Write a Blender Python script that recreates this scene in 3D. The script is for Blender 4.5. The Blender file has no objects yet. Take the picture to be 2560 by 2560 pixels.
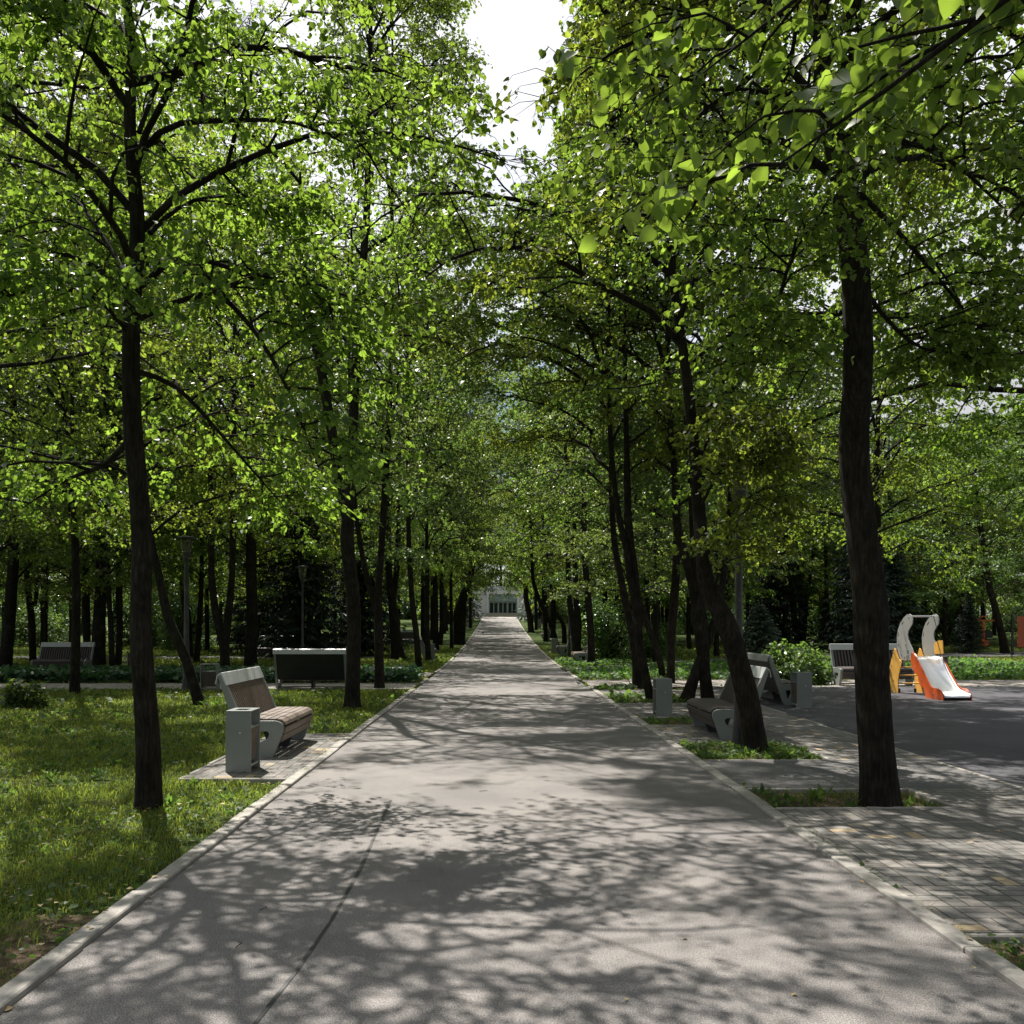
import bpy, bmesh, math, random
import numpy as np
from mathutils import Vector, Matrix
R_ = math.radians
sc = bpy.context.scene
C = sc.collection

# ------------------------------------------------------------------ camera
cam_d = bpy.data.cameras.new("camera"); cam = bpy.data.objects.new("camera", cam_d); C.objects.link(cam)
cam.location = (0, 0, 1.7); cam.rotation_euler = (R_(90), 0, 0)
cam_d.sensor_width = 36; cam_d.lens = 36 * 2360 / 2560
cam_d.shift_x = 33 / 2560; cam_d.shift_y = 282 / 2560
cam_d.clip_start = .05; cam_d.clip_end = 2000
sc.camera = cam
# ------------------------------------------------------------------ light
SUN = Vector((-.25, .485, .838)).normalized()
w = bpy.data.worlds.new("World"); sc.world = w; w.use_nodes = True
nt = w.node_tree; nd = nt.nodes; lk = nt.links
bg = nd['Background']; bg.inputs[1].default_value = .056
sky = nd.new('ShaderNodeTexSky'); sky.sky_type = 'NISHITA'; sky.sun_disc = False
sky.sun_elevation = math.asin(SUN.z); sky.sun_rotation = math.atan2(SUN.x, SUN.y)
tc = nd.new('ShaderNodeTexCoord'); nz = nd.new('ShaderNodeTexNoise'); nz.inputs['Scale'].default_value = 2.2
nz.inputs['Detail'].default_value = 6
rp = nd.new('ShaderNodeValToRGB'); rp.color_ramp.elements[0].position = .36; rp.color_ramp.elements[1].position = .5
mx = nd.new('ShaderNodeMix'); mx.data_type = 'RGBA'; mx.inputs['B'].default_value = (9.5, 9.8, 10.4, 1)
lk.new(tc.outputs['Generated'], nz.inputs['Vector']); lk.new(nz.outputs[0], rp.inputs[0]); lk.new(rp.outputs[0], mx.inputs['Factor'])
dp = nd.new('ShaderNodeVectorMath'); dp.operation = 'DOT_PRODUCT'; dp.inputs[1].default_value = SUN; lk.new(tc.outputs['Generated'], dp.inputs[0])
mr = nd.new('ShaderNodeMapRange'); mr.inputs['From Min'].default_value = .35; mr.inputs['From Max'].default_value = .72; mr.inputs['To Min'].default_value = 3.6; mr.inputs['To Max'].default_value = 9.5; lk.new(dp.outputs['Value'], mr.inputs['Value'])
vm = nd.new('ShaderNodeVectorMath'); vm.operation = 'SCALE'; vm.inputs[0].default_value = (1, 1.02, 1.07); lk.new(mr.outputs[0], vm.inputs['Scale']); lk.new(vm.outputs[0], mx.inputs['B'])
lk.new(sky.outputs[0], mx.inputs['A']); lk.new(mx.outputs['Result'], bg.inputs[0])
sd = bpy.data.lights.new("sun", 'SUN'); sd.energy = 5.0; sd.angle = R_(.55); sd.color = (1, .94, .86)
so = bpy.data.objects.new("sun", sd); C.objects.link(so); so.rotation_euler = (-SUN).to_track_quat('-Z', 'Y').to_euler(); so.location = (0, 0, 30)
vs = sc.view_settings; vs.view_transform = 'Standard'; vs.look = 'None'; vs.exposure = 1.08; vs.gamma = 1
sc.render.engine = 'CYCLES'
cy = sc.cycles; cy.max_bounces = 5; cy.diffuse_bounces = 3; cy.glossy_bounces = 2; cy.transmission_bounces = 4; cy.transparent_max_bounces = 6
cy.caustics_reflective = False; cy.caustics_refractive = False; cy.use_denoising = True; cy.sample_clamp_indirect = 6

# ------------------------------------------------------------------ helpers: world / photo measures
F = 1781.0; U0 = 941.1; V0 = 1178.8
def gz(y):
    if y <= 40: return 0.0
    t = min((y - 40) / 95.0, 1.0)
    return 2.84 * t ** 1.5
def gza(y):
    t = np.clip((np.asarray(y) - 40) / 95.0, 0, 1); return 2.84 * t ** 1.5
def depth(v):
    lo, hi = 1.5, 134.0
    for _ in range(50):
        m = (lo + hi) / 2
        if (1.7 - gz(m)) * F / m > v - V0: lo = m
        else: hi = m
    return m
def P(u, v, y): return ((u - U0) / F * y, y, 1.7 - (v - V0) / F * y)

def link(o, parent=None):
    C.objects.link(o)
    if parent: o.parent = parent
    return o
def tag(o, label=None, cat=None, group=None, kind=None):
    for k, v in (('label', label), ('category', cat), ('group', group), ('kind', kind)):
        if v: o[k] = v
    return o
def empty(name, loc, rz=0, label=None, cat=None, group=None):
    o = bpy.data.objects.new(name, None); o.location = loc; o.rotation_euler = (0, 0, rz); o.empty_display_size = .2
    C.objects.link(o); return tag(o, label, cat, group)
def kids(o): return [c for c in bpy.data.objects if c.parent == o]
def copy_tree(o, loc, rz=0, label=None, group=None, scale=None, name=None):
    def rec(s, par):
        c = s.copy(); C.objects.link(c); c.parent = par
        for k in kids(s): rec(k, c)
        return c
    r = rec(o, None); r.location = loc; r.rotation_euler = (0, 0, rz)
    if scale: r.scale = (scale,) * 3
    if label: r['label'] = label
    if group: r['group'] = group
    return r

def npmesh(name, V, faces, mats, parent=None, smooth=False, rnd=None, mi=None):
    """V (n,3); faces: list of int arrays (k,s)"""
    me = bpy.data.meshes.new(name); V = np.ascontiguousarray(V, dtype=np.float32)
    me.vertices.add(len(V)); me.vertices.foreach_set('co', V.ravel())
    loops = np.concatenate([f.ravel() for f in faces]).astype(np.int32)
    tot = np.concatenate([np.full(len(f), f.shape[1]) for f in faces]).astype(np.int32)
    st = np.concatenate(([0], np.cumsum(tot)[:-1])).astype(np.int32)
    me.loops.add(len(loops)); me.loops.foreach_set('vertex_index', loops)
    me.polygons.add(len(st)); me.polygons.foreach_set('loop_start', st)
    if smooth: me.polygons.foreach_set('use_smooth', np.ones(len(st), dtype=bool))
    if mi is not None: me.polygons.foreach_set('material_index', np.asarray(mi, dtype=np.int32))
    if rnd is not None:
        a = me.attributes.new('rnd', 'FLOAT', 'POINT'); a.data.foreach_set('value', np.asarray(rnd, dtype=np.float32))
    me.update(calc_edges=True); me.validate()
    for m in (mats if isinstance(mats, (list, tuple)) else [mats]): me.materials.append(m)
    if parent is False: return me
    o = bpy.data.objects.new(name, me); link(o, parent); return o
def inst(name, me, parent, loc=(0, 0, 0), rz=0, scale=(1, 1, 1)):
    o = bpy.data.objects.new(name, me); o.location = loc; o.rotation_euler = (0, 0, rz); o.scale = scale
    return link(o, parent)

class MB:
    def __init__(s): s.v = []; s.f = []; s.m = []
    def add(s, vs, fs, m=0):
        n = len(s.v); s.v += [tuple(v) for v in vs]; s.f += [tuple(i + n for i in f) for f in fs]; s.m += [m] * len(fs); return s
    def box(s, a, b, m=0):
        x0, y0, z0 = a; x1, y1, z1 = b
        return s.add([(x0, y0, z0), (x1, y0, z0), (x1, y1, z0), (x0, y1, z0), (x0, y0, z1), (x1, y0, z1), (x1, y1, z1), (x0, y1, z1)],
                     [(3, 2, 1, 0), (4, 5, 6, 7), (0, 1, 5, 4), (1, 2, 6, 5), (2, 3, 7, 6), (3, 0, 4, 7)], m)
    def bar(s, a, b, wx, wy, ref=(0, 1, 0), m=0):
        a = Vector(a); b = Vector(b); t = (b - a).normalized(); x = t.cross(Vector(ref)).normalized(); y = t.cross(x).normalized()
        vs = [p + x * i * wx / 2 + y * j * wy / 2 for p in (a, b) for i, j in ((-1, -1), (1, -1), (1, 1), (-1, 1))]
        return s.add(vs, [(0, 1, 2, 3), (7, 6, 5, 4), (0, 4, 5, 1), (1, 5, 6, 2), (2, 6, 7, 3), (3, 7, 4, 0)], m)
    def tube(s, pts, rad, n=8, m=0):
        pts = [Vector(p) for p in pts]
        if not hasattr(rad, '__len__'): rad = [rad] * len(pts)
        rings = []
        for i, p in enumerate(pts):
            t = (pts[min(i + 1, len(pts) - 1)] - pts[max(i - 1, 0)]).normalized()
            ref = Vector((0, 1, 0)) if abs(t.y) < .9 else Vector((1, 0, 0))
            x = t.cross(ref).normalized(); y = t.cross(x)
            rings.append([p + (x * math.cos(k * 2 * math.pi / n) + y * math.sin(k * 2 * math.pi / n)) * rad[i] for k in range(n)])
        vs = [v for r in rings for v in r]; fs = []
        for i in range(len(pts) - 1):
            for k in range(n): fs.append((i * n + k, i * n + (k + 1) % n, (i + 1) * n + (k + 1) % n, (i + 1) * n + k))
        fs.append(tuple(range(n))[::-1]); fs.append(tuple((len(pts) - 1) * n + k for k in range(n)))
        return s.add(vs, fs, m)
    def plate(s, outer, holes, t0, t1, axis='y', m=0, bev=0):
        """2D outline (a,b) with holes extruded between t0 and t1 along axis"""
        cu = bpy.data.curves.new('t', 'CURVE'); cu.dimensions = '2D'; cu.fill_mode = 'BOTH'; cu.extrude = abs(t1 - t0) / 2 - bev; cu.bevel_depth = bev; cu.bevel_resolution = 1
        for loop in [outer] + list(holes):
            sp = cu.splines.new('POLY'); sp.points.add(len(loop) - 1); sp.use_cyclic_u = True
            for q, (a, b) in zip(sp.points, loop): q.co = (a, b, 0, 1)
        ob = bpy.data.objects.new('t', cu); C.objects.link(ob)
        me = bpy.data.meshes.new_from_object(ob.evaluated_get(bpy.context.evaluated_depsgraph_get()))
        mid = (t0 + t1) / 2
        if axis == 'y': vs = [(v.co.x, mid - v.co.z, v.co.y) for v in me.vertices]
        elif axis == 'x': vs = [(mid + v.co.z, v.co.x, v.co.y) for v in me.vertices]
        else: vs = [(v.co.x, v.co.y, mid + v.co.z) for v in me.vertices]
        fs = [tuple(p.vertices) for p in me.polygons]
        bpy.data.objects.remove(ob); bpy.data.curves.remove(cu); bpy.data.meshes.remove(me)
        return s.add(vs, fs, m)
    def build(s, name, mats, parent=None, bevel=0, smooth=False):
        me = bpy.data.meshes.new(name); me.from_pydata(s.v, [], s.f); me.update()
        for m in (mats if isinstance(mats, (list, tuple)) else [mats]): me.materials.append(m)
        me.polygons.foreach_set('material_index', s.m)
        if smooth:
            me.polygons.foreach_set('use_smooth', [True] * len(me.polygons))
            try: me.set_sharp_from_angle(angle=R_(40))
            except Exception: pass
        bm = bmesh.new(); bm.from_mesh(me); bmesh.ops.remove_doubles(bm, verts=bm.verts, dist=1e-5)
        bmesh.ops.recalc_face_normals(bm, faces=bm.faces)
        if bevel: bmesh.ops.bevel(bm, geom=[e for e in bm.edges if e.is_manifold and e.calc_face_angle(0) > .5], offset=bevel, segments=2, affect='EDGES', profile=.6)
        bm.to_mesh(me); bm.free()
        o = bpy.data.objects.new(name, me); return link(o, parent)
def rounded(pts, r, n=4):
    """round a polygon's corners; pts [(x,y[,r])]"""
    out = []; L = len(pts)
    for i in range(L):
        p = Vector(pts[i][:2]); rr = pts[i][2] if len(pts[i]) > 2 else r
        a = Vector(pts[i - 1][:2]); b = Vector(pts[(i + 1) % L][:2])
        if rr <= 0: out.append(tuple(p)); continue
        da = (a - p); db = (b - p); ra = min(rr, da.length * .49); rb = min(rr, db.length * .49)
        A = p + da.normalized() * ra; B = p + db.normalized() * rb
        for k in range(n + 1):
            t = k / n; q = A * (1 - t) ** 2 + p * 2 * t * (1 - t) + B * t * t; out.append((q.x, q.y))
    return out

# ------------------------------------------------------------------ materials
def mat(name):
    m = bpy.data.materials.new(name); m.use_nodes = True; t = m.node_tree
    b = t.nodes['Principled BSDF']; return m, t.nodes, t.links, b
def ramp(nd, stops):
    r = nd.new('ShaderNodeValToRGB'); e = r.color_ramp.elements
    e[0].position, e[0].color = stops[0][0], (*stops[0][1], 1); e[1].position, e[1].color = stops[-1][0], (*stops[-1][1], 1)
    for p, c in stops[1:-1]:
        x = e.new(p); x.color = (*c, 1)
    return r
def coords(nd, lk, scale=(1, 1, 1), src='Object'):
    t = nd.new('ShaderNodeTexCoord'); m = nd.new('ShaderNodeMapping'); m.inputs['Scale'].default_value = scale
    lk.new(t.outputs[src], m.inputs[0]); return m.outputs[0]
def noise(nd, lk, vec, sc_, det=4, rough=.5):
    n = nd.new('ShaderNodeTexNoise'); n.inputs['Scale'].default_value = sc_; n.inputs['Detail'].default_value = det; n.inputs['Roughness'].default_value = rough
    lk.new(vec, n.inputs['Vector']); return n.outputs[0]
def bump(nd, lk, b, h, st=.3, dist=.01):
    n = nd.new('ShaderNodeBump'); n.inputs['Strength'].default_value = st; n.inputs['Distance'].default_value = dist
    lk.new(h, n.inputs['Height']); lk.new(n.outputs[0], b.inputs['Normal'])
def mixc(nd, lk, f, a, b, mode='MIX'):
    m = nd.new('ShaderNodeMix'); m.data_type = 'RGBA'; m.blend_type = mode
    for k, x in (('Factor', f), ('A', a), ('B', b)):
        if isinstance(x, (int, float)): m.inputs[k].default_value = x
        elif isinstance(x, tuple): m.inputs[k].default_value = (*x, 1)
        else: lk.new(x, m.inputs[k])
    return m.outputs['Result']
def mth(nd, lk, op, a, b=None):
    m = nd.new('ShaderNodeMath'); m.operation = op
    for i, x in enumerate((a, b)):
        if x is None: continue
        if isinstance(x, (int, float)): m.inputs[i].default_value = x
        else: lk.new(x, m.inputs[i])
    return m.outputs[0]
def simple(name, col, rough=.5, metal=0, var=.15, scale=8, bmp=.05, dirt=None, stretch=(1, 1, 1), spec=.5):
    m, nd, lk, b = mat(name); v = coords(nd, lk, stretch)
    n = noise(nd, lk, v, scale, 5, .6)
    lo = tuple(c * (1 - var) for c in col); hi = tuple(min(1, c * (1 + var)) for c in col)
    r = ramp(nd, [(.3, lo), (.7, hi)]); lk.new(n, r.inputs[0]); out = r.outputs[0]
    if dirt:
        n2 = noise(nd, lk, v, 2.3, 6, .7); r2 = ramp(nd, [(.5, (0, 0, 0)), (.72, (.6, .6, .6))]); lk.new(n2, r2.inputs[0])
        out = mixc(nd, lk, r2.outputs[0], out, dirt)
    lk.new(out, b.inputs['Base Color']); b.inputs['Roughness'].default_value = rough; b.inputs['Metallic'].default_value = metal
    b.inputs['Specular IOR Level'].default_value = spec
    if bmp: bump(nd, lk, b, noise(nd, lk, v, scale * 6, 4), bmp, .004)
    return m

def leaf_mat(name, dark, light, trans, tf=.45, rough=.38, yellow=.015, spec=.5):
    m, nd, lk, b = mat(name)
    at = nd.new('ShaderNodeAttribute'); at.attribute_name = 'rnd'
    oi = nd.new('ShaderNodeObjectInfo')
    r = ramp(nd, [(0, dark), (.985 - yellow, light), (1, (light[0] * 3.2, light[1] * 1.6, light[2]))]); r.color_ramp.elements[1].position = .97 - yellow
    lk.new(at.outputs['Fac'], r.inputs[0])
    hs = nd.new('ShaderNodeHueSaturation'); lk.new(r.outputs[0], hs.inputs['Color'])
    hv = mth(nd, lk, 'ADD', mth(nd, lk, 'MULTIPLY', oi.outputs['Random'], .034), .480); lk.new(hv, hs.inputs['Hue'])
    lk.new(mth(nd, lk, 'ADD', mth(nd, lk, 'MULTIPLY', oi.outputs['Random'], .35), .82), hs.inputs['Value'])
    lk.new(hs.outputs[0], b.inputs['Base Color']); b.inputs['Roughness'].default_value = rough; b.inputs['Specular IOR Level'].default_value = spec
    tr = nd.new('ShaderNodeBsdfTranslucent')
    tcx = mixc(nd, lk, at.outputs['Fac'], tuple(c * .7 for c in trans), tuple(c * 1.25 for c in trans))
    h2 = nd.new('ShaderNodeHueSaturation'); lk.new(tcx, h2.inputs['Color']); lk.new(hv, h2.inputs['Hue']); lk.new(h2.outputs[0], tr.inputs['Color'])
    ms = nd.new('ShaderNodeMixShader'); ms.inputs[0].default_value = tf
    lk.new(b.outputs[0], ms.inputs[1]); lk.new(tr.outputs[0], ms.inputs[2]); lk.new(ms.outputs[0], nd['Material Output'].inputs[0])
    return m

def bark_mat():
    m, nd, lk, b = mat('bark'); v = coords(nd, lk, (1, 1, .13)); v2 = coords(nd, lk)
    w1 = noise(nd, lk, v, 40, 6, .7); big = noise(nd, lk, v2, 3.5, 5, .65)
    r = ramp(nd, [(.32, (.010, .009, .008)), (.52, (.030, .0265, .0225)), (.75, (.07, .062, .054))]); lk.new(w1, r.inputs[0])
    r2 = ramp(nd, [(.38, (.6, .58, .55)), (.6, (1.1, 1.08, 1.0)), (.72, (1.55, 1.7, 1.35))]); lk.new(big, r2.inputs[0])
    lk.new(mixc(nd, lk, 1.0, r.outputs[0], r2.outputs[0], 'MULTIPLY'), b.inputs['Base Color']); b.inputs['Roughness'].default_value = .95
    b.inputs['Specular IOR Level'].default_value = .15
    bump(nd, lk, b, w1, 1.0, .05); return m
def asphalt(name, base, spk, warm, rough=.85, sps=150):
    m, nd, lk, b = mat(name); v = coords(nd, lk)
    n = noise(nd, lk, v, sps, 2, .8); r = ramp(nd, [(.36, tuple(c * .32 for c in base)), (.5, base), (.64, spk)]); lk.new(n, r.inputs[0])
    n1 = noise(nd, lk, v, 60, 4, .7); r1 = ramp(nd, [(.35, (.78, .78, .78)), (.65, (1.15, 1.15, 1.15))]); lk.new(n1, r1.inputs[0])
    n2 = noise(nd, lk, v, .9, 6, .6); r2 = ramp(nd, [(.35, (.80, .80, .81)), (.65, warm)]); lk.new(n2, r2.inputs[0])
    nb = noise(nd, lk, v, 4.5, 7, .75); rb = ramp(nd, [(.30, (.62, .61, .60)), (.40, (1, 1, 1)), (.68, (1, 1, 1)), (.78, (1.12, 1.1, 1.06))]); lk.new(nb, rb.inputs[0])
    c = mixc(nd, lk, 1.0, r.outputs[0], r1.outputs[0], 'MULTIPLY'); c = mixc(nd, lk, 1.0, c, r2.outputs[0], 'MULTIPLY'); c = mixc(nd, lk, 1.0, c, rb.outputs[0], 'MULTIPLY')
    lk.new(c, b.inputs['Base Color']); b.inputs['Roughness'].default_value = rough; b.inputs['Specular IOR Level'].default_value = .3
    bump(nd, lk, b, n, .35, .006); return m
def pavers(name, s=.4):
    m, nd, lk, b = mat(name); v = coords(nd, lk, (1 / .225, 1 / .225, 1))
    sp = nd.new('ShaderNodeSeparateXYZ'); lk.new(v, sp.inputs[0])
    fx, fy = mth(nd, lk, 'FLOOR', sp.outputs[0]), mth(nd, lk, 'FLOOR', sp.outputs[1])
    ax, ay = mth(nd, lk, 'FRACT', sp.outputs[0]), mth(nd, lk, 'FRACT', sp.outputs[1])
    # weave of pairs and singles, as in the photo
    par = mth(nd, lk, 'FLOORED_MODULO' if False else 'MODULO', mth(nd, lk, 'ADD', mth(nd, lk, 'ADD', fx, fy), 10000), 2)
    def sel(f, a, c):
        return mth(nd, lk, 'ADD', mth(nd, lk, 'MULTIPLY', a, mth(nd, lk, 'SUBTRACT', 1, f)), mth(nd, lk, 'MULTIPLY', c, f))
    sh = sel(par, ay, ax); lo = sel(par, ax, ay)      # split across 'sh'
    sh2 = mth(nd, lk, 'MULTIPLY', sh, 2); half = mth(nd, lk, 'FLOOR', sh2); fs = mth(nd, lk, 'FRACT', sh2)
    def edge(t, wd):
        d = mth(nd, lk, 'MINIMUM', t, mth(nd, lk, 'SUBTRACT', 1, t)); return mth(nd, lk, 'DIVIDE', d, wd)
    e = mth(nd, lk, 'MINIMUM', edge(fs, .075), edge(lo, .037))
    e = mth(nd, lk, 'POWER', mth(nd, lk, 'MINIMUM', e, 1), 1.4)
    cb = nd.new('ShaderNodeCombineXYZ'); lk.new(fx, cb.inputs[0]); lk.new(fy, cb.inputs[1]); lk.new(half, cb.inputs[2])
    wn = nd.new('ShaderNodeTexWhiteNoise'); lk.new(cb.outputs[0], wn.inputs['Vector'])
    r = ramp(nd, [(0, (.14, .137, .128)), (.5, (.185, .178, .165)), (.95, (.235, .215, .195)), (.96, (.36, .29, .19)), (1, (.38, .30, .20))]); lk.new(wn.outputs['Value'], r.inputs[0])
    g = noise(nd, lk, coords(nd, lk), 150, 4, .7); rg = ramp(nd, [(.3, (.75, .75, .75)), (.7, (1.2, 1.2, 1.2))]); lk.new(g, rg.inputs[0])
    c = mixc(nd, lk, 1.0, r.outputs[0], rg.outputs[0], 'MULTIPLY')
    c = mixc(nd, lk, e, (.05, .045, .035), c)
    lk.new(c, b.inputs['Base Color']); b.inputs['Roughness'].default_value = .88; b.inputs['Specular IOR Level'].default_value = .3
    bump(nd, lk, b, mth(nd, lk, 'ADD', e, mth(nd, lk, 'MULTIPLY', g, .2)), .5, .01); return m
def lawn_mat():
    m, nd, lk, b = mat('lawn'); v = coords(nd, lk)
    n = noise(nd, lk, v, 40, 6, .75); r = ramp(nd, [(.3, (.02, .032, .009)), (.5, (.045, .075, .018)), (.7, (.08, .115, .03))]); lk.new(n, r.inputs[0])
    n2 = noise(nd, lk, v, .8, 6, .65); r2 = ramp(nd, [(.54, (0, 0, 0)), (.66, (1, 1, 1))]); lk.new(n2, r2.inputs[0])
    n3 = noise(nd, lk, v, 30, 5, .7); r3 = ramp(nd, [(.3, (.05, .037, .024)), (.7, (.14, .11, .075))]); lk.new(n3, r3.inputs[0])
    lk.new(mixc(nd, lk, mth(nd, lk, 'MULTIPLY', r2.outputs[0], .8), r.outputs[0], r3.outputs[0]), b.inputs['Base Color']); b.inputs['Roughness'].default_value = 1; b.inputs['Specular IOR Level'].default_value = .1
    bump(nd, lk, b, n, 1, .03); return m

M = dict(
    bark=bark_mat(),
    path=asphalt('path_asphalt', (.182, .173, .166), (.325, .31, .298), (1.12, 1.10, 1.08)),
    asph=asphalt('old_asphalt', (.14, .137, .134), (.25, .245, .24), (1.08, 1.08, 1.08)),
    light=asphalt('pale_asphalt', (.33, .30, .27), (.46, .43, .40), (1.1, 1.08, 1.05)),
    rubber=asphalt('rubber', (.074, .073, .082), (.13, .13, .148), (1.15, 1.13, 1.14), .8, 300),
    pave=pavers('pavers'), lawn=lawn_mat(),
    soil=simple('soil', (.09, .066, .045), .95, var=.6, scale=25, bmp=.8, spec=.1),
    kerb=simple('kerb', (.29, .275, .25), .85, var=.22, scale=14, bmp=.3, dirt=(.22, .2, .17)),
    seam=simple('bitumen', (.03, .03, .032), .55, var=.4, scale=40),
    cap=simple('pale_paint', (.50, .52, .52), .35, var=.06, scale=3, bmp=.02, dirt=(.4, .41, .4)),
    gpaint=simple('grey_paint', (.20, .222, .21), .42, var=.06, scale=3, bmp=.02, dirt=(.25, .26, .24)),
    dark=simple('dark_steel', (.02, .021, .022), .5, var=.2),
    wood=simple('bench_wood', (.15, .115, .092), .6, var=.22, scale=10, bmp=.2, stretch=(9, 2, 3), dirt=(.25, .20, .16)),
    wood_shade=simple('bench_wood_shaded', (.075, .06, .058), .6, var=.4, scale=16, bmp=.3, stretch=(6, 6, 1)),  # same bench wood with shade put into a darker colour
    steel=simple('brushed_steel', (.70, .70, .72), .36, 1, .06, 30, .03, stretch=(1, .1, 1)),
    hplg=simple('grey_board', (.30, .305, .295), .4, var=.08, scale=5),
    hply=simple('yellow_board', (.72, .40, .085), .4, var=.12, scale=6, stretch=(4, 1, 1)),
    hplo=simple('orange_board', (.58, .095, .018), .38, var=.12, scale=6),
    orange=simple('orange_paint', (.72, .15, .025), .4, var=.1),
    red=simple('red_board', (.42, .085, .04), .5, var=.12),
    pole=simple('lamp_pole', (.028, .029, .031), .5, var=.15, scale=6, dirt=(.2, .2, .18)),
    white=simple('white_wall', (.72, .74, .76), .7, var=.06, scale=2, bmp=.05, dirt=(.6, .6, .6)),
    stone=simple('stone', (.42, .39, .33), .85, var=.15, scale=10, bmp=.2),
    frame=simple('blue_grey_frame', (.25, .33, .34), .45, var=.1),
    twig=simple('twig', (.045, .036, .028), .9, var=.3, scale=30, spec=.1),
    beige=simple('beige_cloth', (.5, .45, .36), .85, var=.15),
    navy=simple('navy_cloth', (.02, .025, .05), .85, var=.2),
    mauve=simple('mauve_cloth', (.22, .13, .13), .85, var=.2),
    skin=simple('skin', (.5, .3, .22), .55, var=.05),
    bird=simple('feathers', (.06, .06, .07), .7, var=.3),
    litter=None, leafA=None)
M['leaf'] = leaf_mat('linden_leaf', (.022, .050, .016), (.066, .115, .026), (.33, .48, .05), tf=.48, spec=.32, rough=.44)
M['leafd'] = leaf_mat('maple_leaf', (.026, .052, .026), (.058, .102, .038), (.24, .38, .065), tf=.44, spec=.4)
M['needle'] = leaf_mat('spruce_needle', (.010, .022, .014), (.022, .042, .026), (.02, .05, .02), tf=.12, rough=.6, yellow=0)
M['bneedle'] = leaf_mat('blue_spruce_needle', (.03, .055, .035), (.065, .10, .065), (.05, .10, .05), tf=.2, rough=.6, yellow=0)
M['bush'] = leaf_mat('bush_leaf', (.05, .10, .03), (.09, .17, .045), (.2, .4, .06), tf=.35, rough=.3, spec=.7)
M['hosta'] = leaf_mat('hosta_leaf', (.03, .062, .036), (.06, .112, .055), (.1, .22, .05), tf=.3, rough=.5, spec=.4)
M['ivy'] = leaf_mat('undergrowth_leaf', (.03, .065, .018), (.065, .125, .03), (.18, .34, .05), tf=.4, rough=.55, spec=.3)
M['grass'] = leaf_mat('grass_blade', (.065, .088, .016), (.165, .20, .04), (.36, .46, .06), tf=.4, rough=.5, spec=.3, yellow=.03)
M['litter'] = leaf_mat('dry_leaf', (.28, .19, .08), (.42, .36, .16), (.3, .25, .08), tf=.2, rough=.7)
mg, nd_, lk_, b_ = mat('glass'); b_.inputs['Base Color'].default_value = (.02, .03, .032, 1); b_.inputs['Roughness'].default_value = .06; b_.inputs['Specular IOR Level'].default_value = .9; M['glass'] = mg
mg, nd_, lk_, b_ = mat('lamp_glass'); b_.inputs['Base Color'].default_value = (.45, .45, .36, 1); b_.inputs['Roughness'].default_value = .15; b_.inputs['Transmission Weight'].default_value = .85; b_.inputs['IOR'].default_value = 1.15; M['lglass'] = mg

# ------------------------------------------------------------------ ground, paths
def sheet(name, polyfn, off, m, x0=None):
    pass
def strip(name, left, right, off, m, step=1.0, kind='structure', parent=None):
    """sheet between two polylines with equal point counts"""
    V = []; Fc = []; rows = []
    for i in range(len(left) - 1):
        a0, a1 = Vector(left[i]), Vector(left[i + 1]); b0, b1 = Vector(right[i]), Vector(right[i + 1])
        n = max(1, int(max((a1 - a0).length, (b1 - b0).length) / step))
        for k in range(n + (1 if i == len(left) - 2 else 0)):
            t = k / n; rows.append((a0.lerp(a1, t), b0.lerp(b1, t)))
    for a, b in rows:
        V += [(a.x, a.y, gz(a.y) + off), (b.x, b.y, gz(b.y) + off)]
    Fc = np.array([(2 * i, 2 * i + 1, 2 * i + 3, 2 * i + 2) for i in range(len(rows) - 1)])
    V = np.array(V)
    # face up
    a, b, c = V[Fc[0, 0]], V[Fc[0, 1]], V[Fc[0, 2]]
    if np.cross(b - a, c - b)[2] < 0: Fc = Fc[:, ::-1]
    o = npmesh(name, V, [Fc], m, parent)
    if kind and not parent: o['kind'] = kind
    return o
xs = np.concatenate([np.linspace(-220, -30, 20), np.linspace(-26, 26, 27), np.linspace(30, 220, 20)]); ys = np.concatenate([np.linspace(-40, 38, 14), np.linspace(40, 140, 51), np.linspace(150, 420, 14)])
GX, GY = np.meshgrid(xs, ys); nx = len(xs); ny = len(ys)
I = np.arange(nx * ny).reshape(ny, nx)
gr = npmesh('ground', np.stack([GX.ravel(), GY.ravel(), gza(GY.ravel()) - .03], 1), [np.stack([I[:-1, :-1].ravel(), I[:-1, 1:].ravel(), I[1:, 1:].ravel(), I[1:, :-1].ravel()], 1)], M['lawn'], None, True)
gr['kind'] = 'structure'
XL, XR = -2.18, 2.41
strip('path', [(XL, -6), (XL, 136)], [(XR, -6), (XR, 136)], 0, M['path'])
HARD = []      # hard rectangles (x0,y0,x1,y1): no grass
def rect(name, x0, y0, x1, y1, off, m, hard=True):
    if hard: HARD.append((x0, y0, x1, y1))
    return strip(name, [(x0, y0), (x0, y1)], [(x1, y0), (x1, y1)], off, m)
HARD.append((XL - .105, -10, XR + .105, 140))
KL, KR = XL - .12, XR + .12
# left side
rect('paving_pad', -3.45, 10.3, KL, 14.5, .022, M['pave'])
rect('cross_path', -70, 24.9, KL, 27.1, .004, M['light'])
rect('cross_path', -70, 31.8, -3.9, 34.2, .004, M['light'])
strip('cross_path', [(-3.9, 31.8), (KL, 29.6)], [(-3.9, 34.2), (KL, 33.4)], .0045, M['light']); HARD.append((-3.9, 31, KL, 33.6))
rect('cross_path', -80, 46.5, -6, 48.6, .004, M['asph'])
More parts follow.
